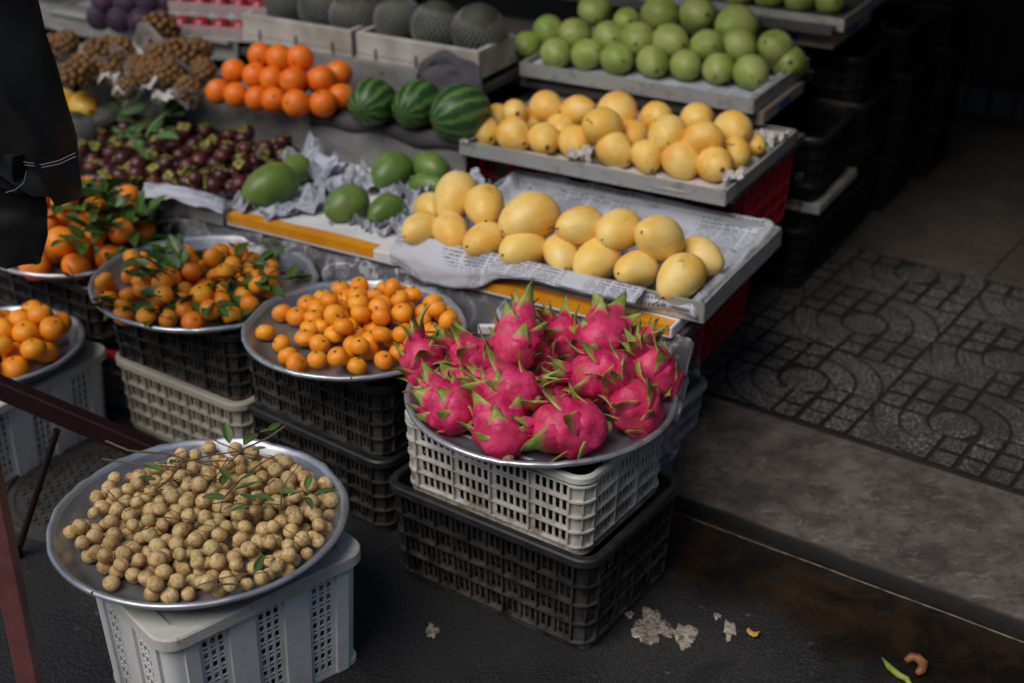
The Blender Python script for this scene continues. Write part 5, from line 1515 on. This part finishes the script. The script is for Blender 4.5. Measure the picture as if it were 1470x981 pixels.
for row, z, py0 in (('lower', Z3+.022, 36), ('upper', Z3+.078, 4)):
    for k, px in enumerate((262,290,318,346,372)):
        p = at(px, py0+(px-262)*.07, z); r = 15.5/ppm(p); o = inst('wax_apple', RB[i%3]); i += 1
        o.matrix_world = Matrix.Translation(p) @ Matrix.Rotation(i,4,'Z') @ Matrix.Rotation(.4,4,'X') @ Matrix.Diagonal((r,r,r*1.05,1))
        tag(o, f'red wax apple, {nth(k,5)} in the {row} clear box', 'wax apple', 'red wax apples in clear boxes')
    pa, pb = at(248,py0+14,z-.028), at(388,py0+24,z-.028)
    root = empty('clear_box', (pa+pb)/2, atan2((pb-pa).y,(pb-pa).x)); tag(root, f'{row} clear plastic box of red wax apples', 'plastic box')
    Lb = (pb-pa).length
    mb = MB(); mb.box((0,.05,.002), (Lb,.14,.002)); mb.box((0,-.022,.022),(Lb,.0015,.04)); mb.box((0,.12,.022),(Lb,.0015,.04)); mb.box((-Lb/2,.05,.022),(.0015,.14,.04)); mb.box((Lb/2,.05,.022),(.0015,.14,.04)); mb.build('box_tray', M_CLEAR, root)
# brown longan bunches wrapped in tissue
BL = [sphere_mesh('fruit', M_BRLONG, .0118, 1, 0, 10, 7, .05, i) for i in range(2)]
bunches = [(80,72,22,.03,'paper'),(112,108,24,.022,''),(140,80,24,.05,'paper'),(158,100,20,.02,''),(172,72,20,.06,'paper'),(200,98,18,.03,'paper'),(228,48,30,.10,'paper'),(232,85,24,.05,''),(262,85,30,.045,'paper'),(285,72,18,.06,''),(182,128,16,.015,'paper'),(270,128,18,.02,'paper'),(95,62,18,.05,''),(125,92,20,.035,''),(215,105,18,.025,''),(245,105,20,.03,''),(155,70,18,.06,''),(292,100,16,.03,'')]
bl_lab = ['far left beside the black jacket','low at the left front','third from the left, leaning back','low between the left bunches','fourth from the left in a paper cone','middle of the row in a torn paper cone','topmost, on top of the pile','behind the middle paper cones','large one at the right with dark newspaper','at the right end behind the oranges','small one low at the front edge','small one at the front next to the oranges','behind the far left bunch','between the two low left bunches','low in the middle between tissue sheets','below the large right bunch','leaning behind the third bunch','lowest at the right end near the oranges']
for i, (px,py,rp,dz,pp) in enumerate(bunches):
    p = at(px,py,Z2+dz+.02); R = rp/ppm(p)
    root = empty('longan_bunch', p, i*.7); tag(root, 'bunch of brown longans, '+bl_lab[i], 'longan bunch', 'paper wrapped bunches of brown longans')
    Pb = []
    tries = 0; rr_ = random.Random(i)
    NB = int(16+rp*.9)
    for kk in range(NB):
        zz = 1-1.55*(kk+.5)/NB; t = kk*2.39996+i; rr = sqrt(max(0,1-zz*zz))
        Pb.append(Vector((rr*cos(t), rr*sin(t)*.9, zz*.95))*R*rr_.uniform(.80,1.0))
    for q in Pb: l = inst('fruit', BL[len(Pb)%2], root); l.location = q
    mb = MB(); mb.tube([(0,0,-R),(0,0,0),(R*.3,.0,R*.4)], .0015, 5); mb.build('stem', M_STEM, root)
    if pp:
        def f(u, v, R=R, i=i):
            t = 2*pi*u; r = R*(.35+1.0*v)*(1+.30*N3((cos(t)*2,sin(t)*2,i)))
            fr_ = -sin(t+i*.7)*.5+.5
            return Vector((r*cos(t), r*sin(t)-.1*R*v, -R*1.5+R*(.9+.95*fr_)*v*(1+.6*N3((cos(t)*1.5,sin(t)*1.5,i+5)))))+Vector((1,1,1))*(.006*fbm((u*9,v*5,i)))
        mb = MB(); mb.grid(f, 30, 8); o = mb.build('paper_wrap', M_NEWS if i == 8 else M_PAPERW, root, smooth=True)
        if i == 8:
            pass
def tissue(px, py, z, r, seed, label):
    o = crumple(px, py, z, r, seed, label, .7); o.name = 'crumpled_tissue'; o.data.materials[0] = M_PAPERW; o['group'] = 'crumpled white tissue in front of the brown longan bunches'; o['category'] = 'paper'
tissue(212,118,Z2+.02,.040,2.2,'crumpled white tissue below the middle brown longan bunches'); tissue(250,132,Z2+.012,.040,3.1,'crumpled white tissue at the front right of the brown longan bunches')
tissue(165,110,Z2+.03,.036,4.7,'crumpled white tissue at the left middle of the brown longan bunches'); tissue(205,72,Z2+.075,.034,5.9,'crumpled white tissue under the topmost brown longan bunch')
tissue(190,92,Z2+.05,.030,7.4,'torn white tissue cone between the middle bunches')
rt = random.Random(77)
for k in range(16):
    x0, y0 = rt.uniform(215,440), rt.uniform(655,760); dx, dy = rt.uniform(-75,75), rt.uniform(-28,28)
    zz = .352 if y0 < 720 else .342
    twig([(x0,y0,zz),(x0+dx*.5,y0+dy*.5-rt.uniform(-7,7),zz+.010),(x0+dx,y0+dy,zz+.002)], 'fine bare twig lying across the back half of the longan heap', rt.uniform(.0009,.0014))
# things on the ground
def petal(px, py, rpx, mat, name, label, cat, seed):
    p = at(px,py,.004); k = rpx/ppm(p)
    mb = MB()
    mb.grid(lambda u,v: Vector(((u-.5)*2*k*(1-.4*v), (v-.5)*2.4*k, .004*sin(u*3.1)+.006*(v-.5)**2*4+.002*N3((u*5,v*5,seed)))), 8, 8)
    o = mb.build(name, mat, smooth=True, loc=p, rz=seed); solid(o,.001); tag(o, label, cat)
petal(1081,911,7,M_YPEEL,'peel_scrap','small yellow brown peel scrap on the asphalt right of the mortar splashes','peel',1.0)
petal(1346,676,10,M_YPEEL,'fallen_leaf','yellow green leaf lying at the edge between kerb and pavers','leaf',2.2)
p = at(1285,962,.008)
mb = MB(); mb.tube([at(1266,945,.006)-p, at(1276,958,.008)-p, at(1290,970,.008)-p, at(1302,976,.008)-p, at(1310,990,.006)-p], [.0015,.006,.0065,.006,.003], 8)
tag(mb.build('green_stalk', M_STALK, smooth=True, loc=p), 'bright green stalk lying on the wet asphalt at the lower right', 'stalk')
p = at(1313,955,.010)
mb = MB(); mb.tube([at(1300,950,.008)-p, at(1308,944,.012)-p, at(1318,946,.014)-p, at(1326,954,.012)-p, at(1322,964,.01)-p, at(1316,968,.008)-p], [.006,.009,.009,.010,.009,.005], 9)
tag(mb.build('curled_peel', M_PEEL, smooth=True, loc=p), 'curled brown peel on the wet asphalt beside the green stalk', 'peel')
for i, (px,py) in enumerate(((1052,704),(1095,724),(1075,714))):
    petal(px,py,5,M_STALK,'moss_tuft',['small moss tuft at the left of the kerb edge','small moss tuft at the right of the kerb edge','small moss tuft in the middle of the kerb edge'][i],'moss',i+.5)
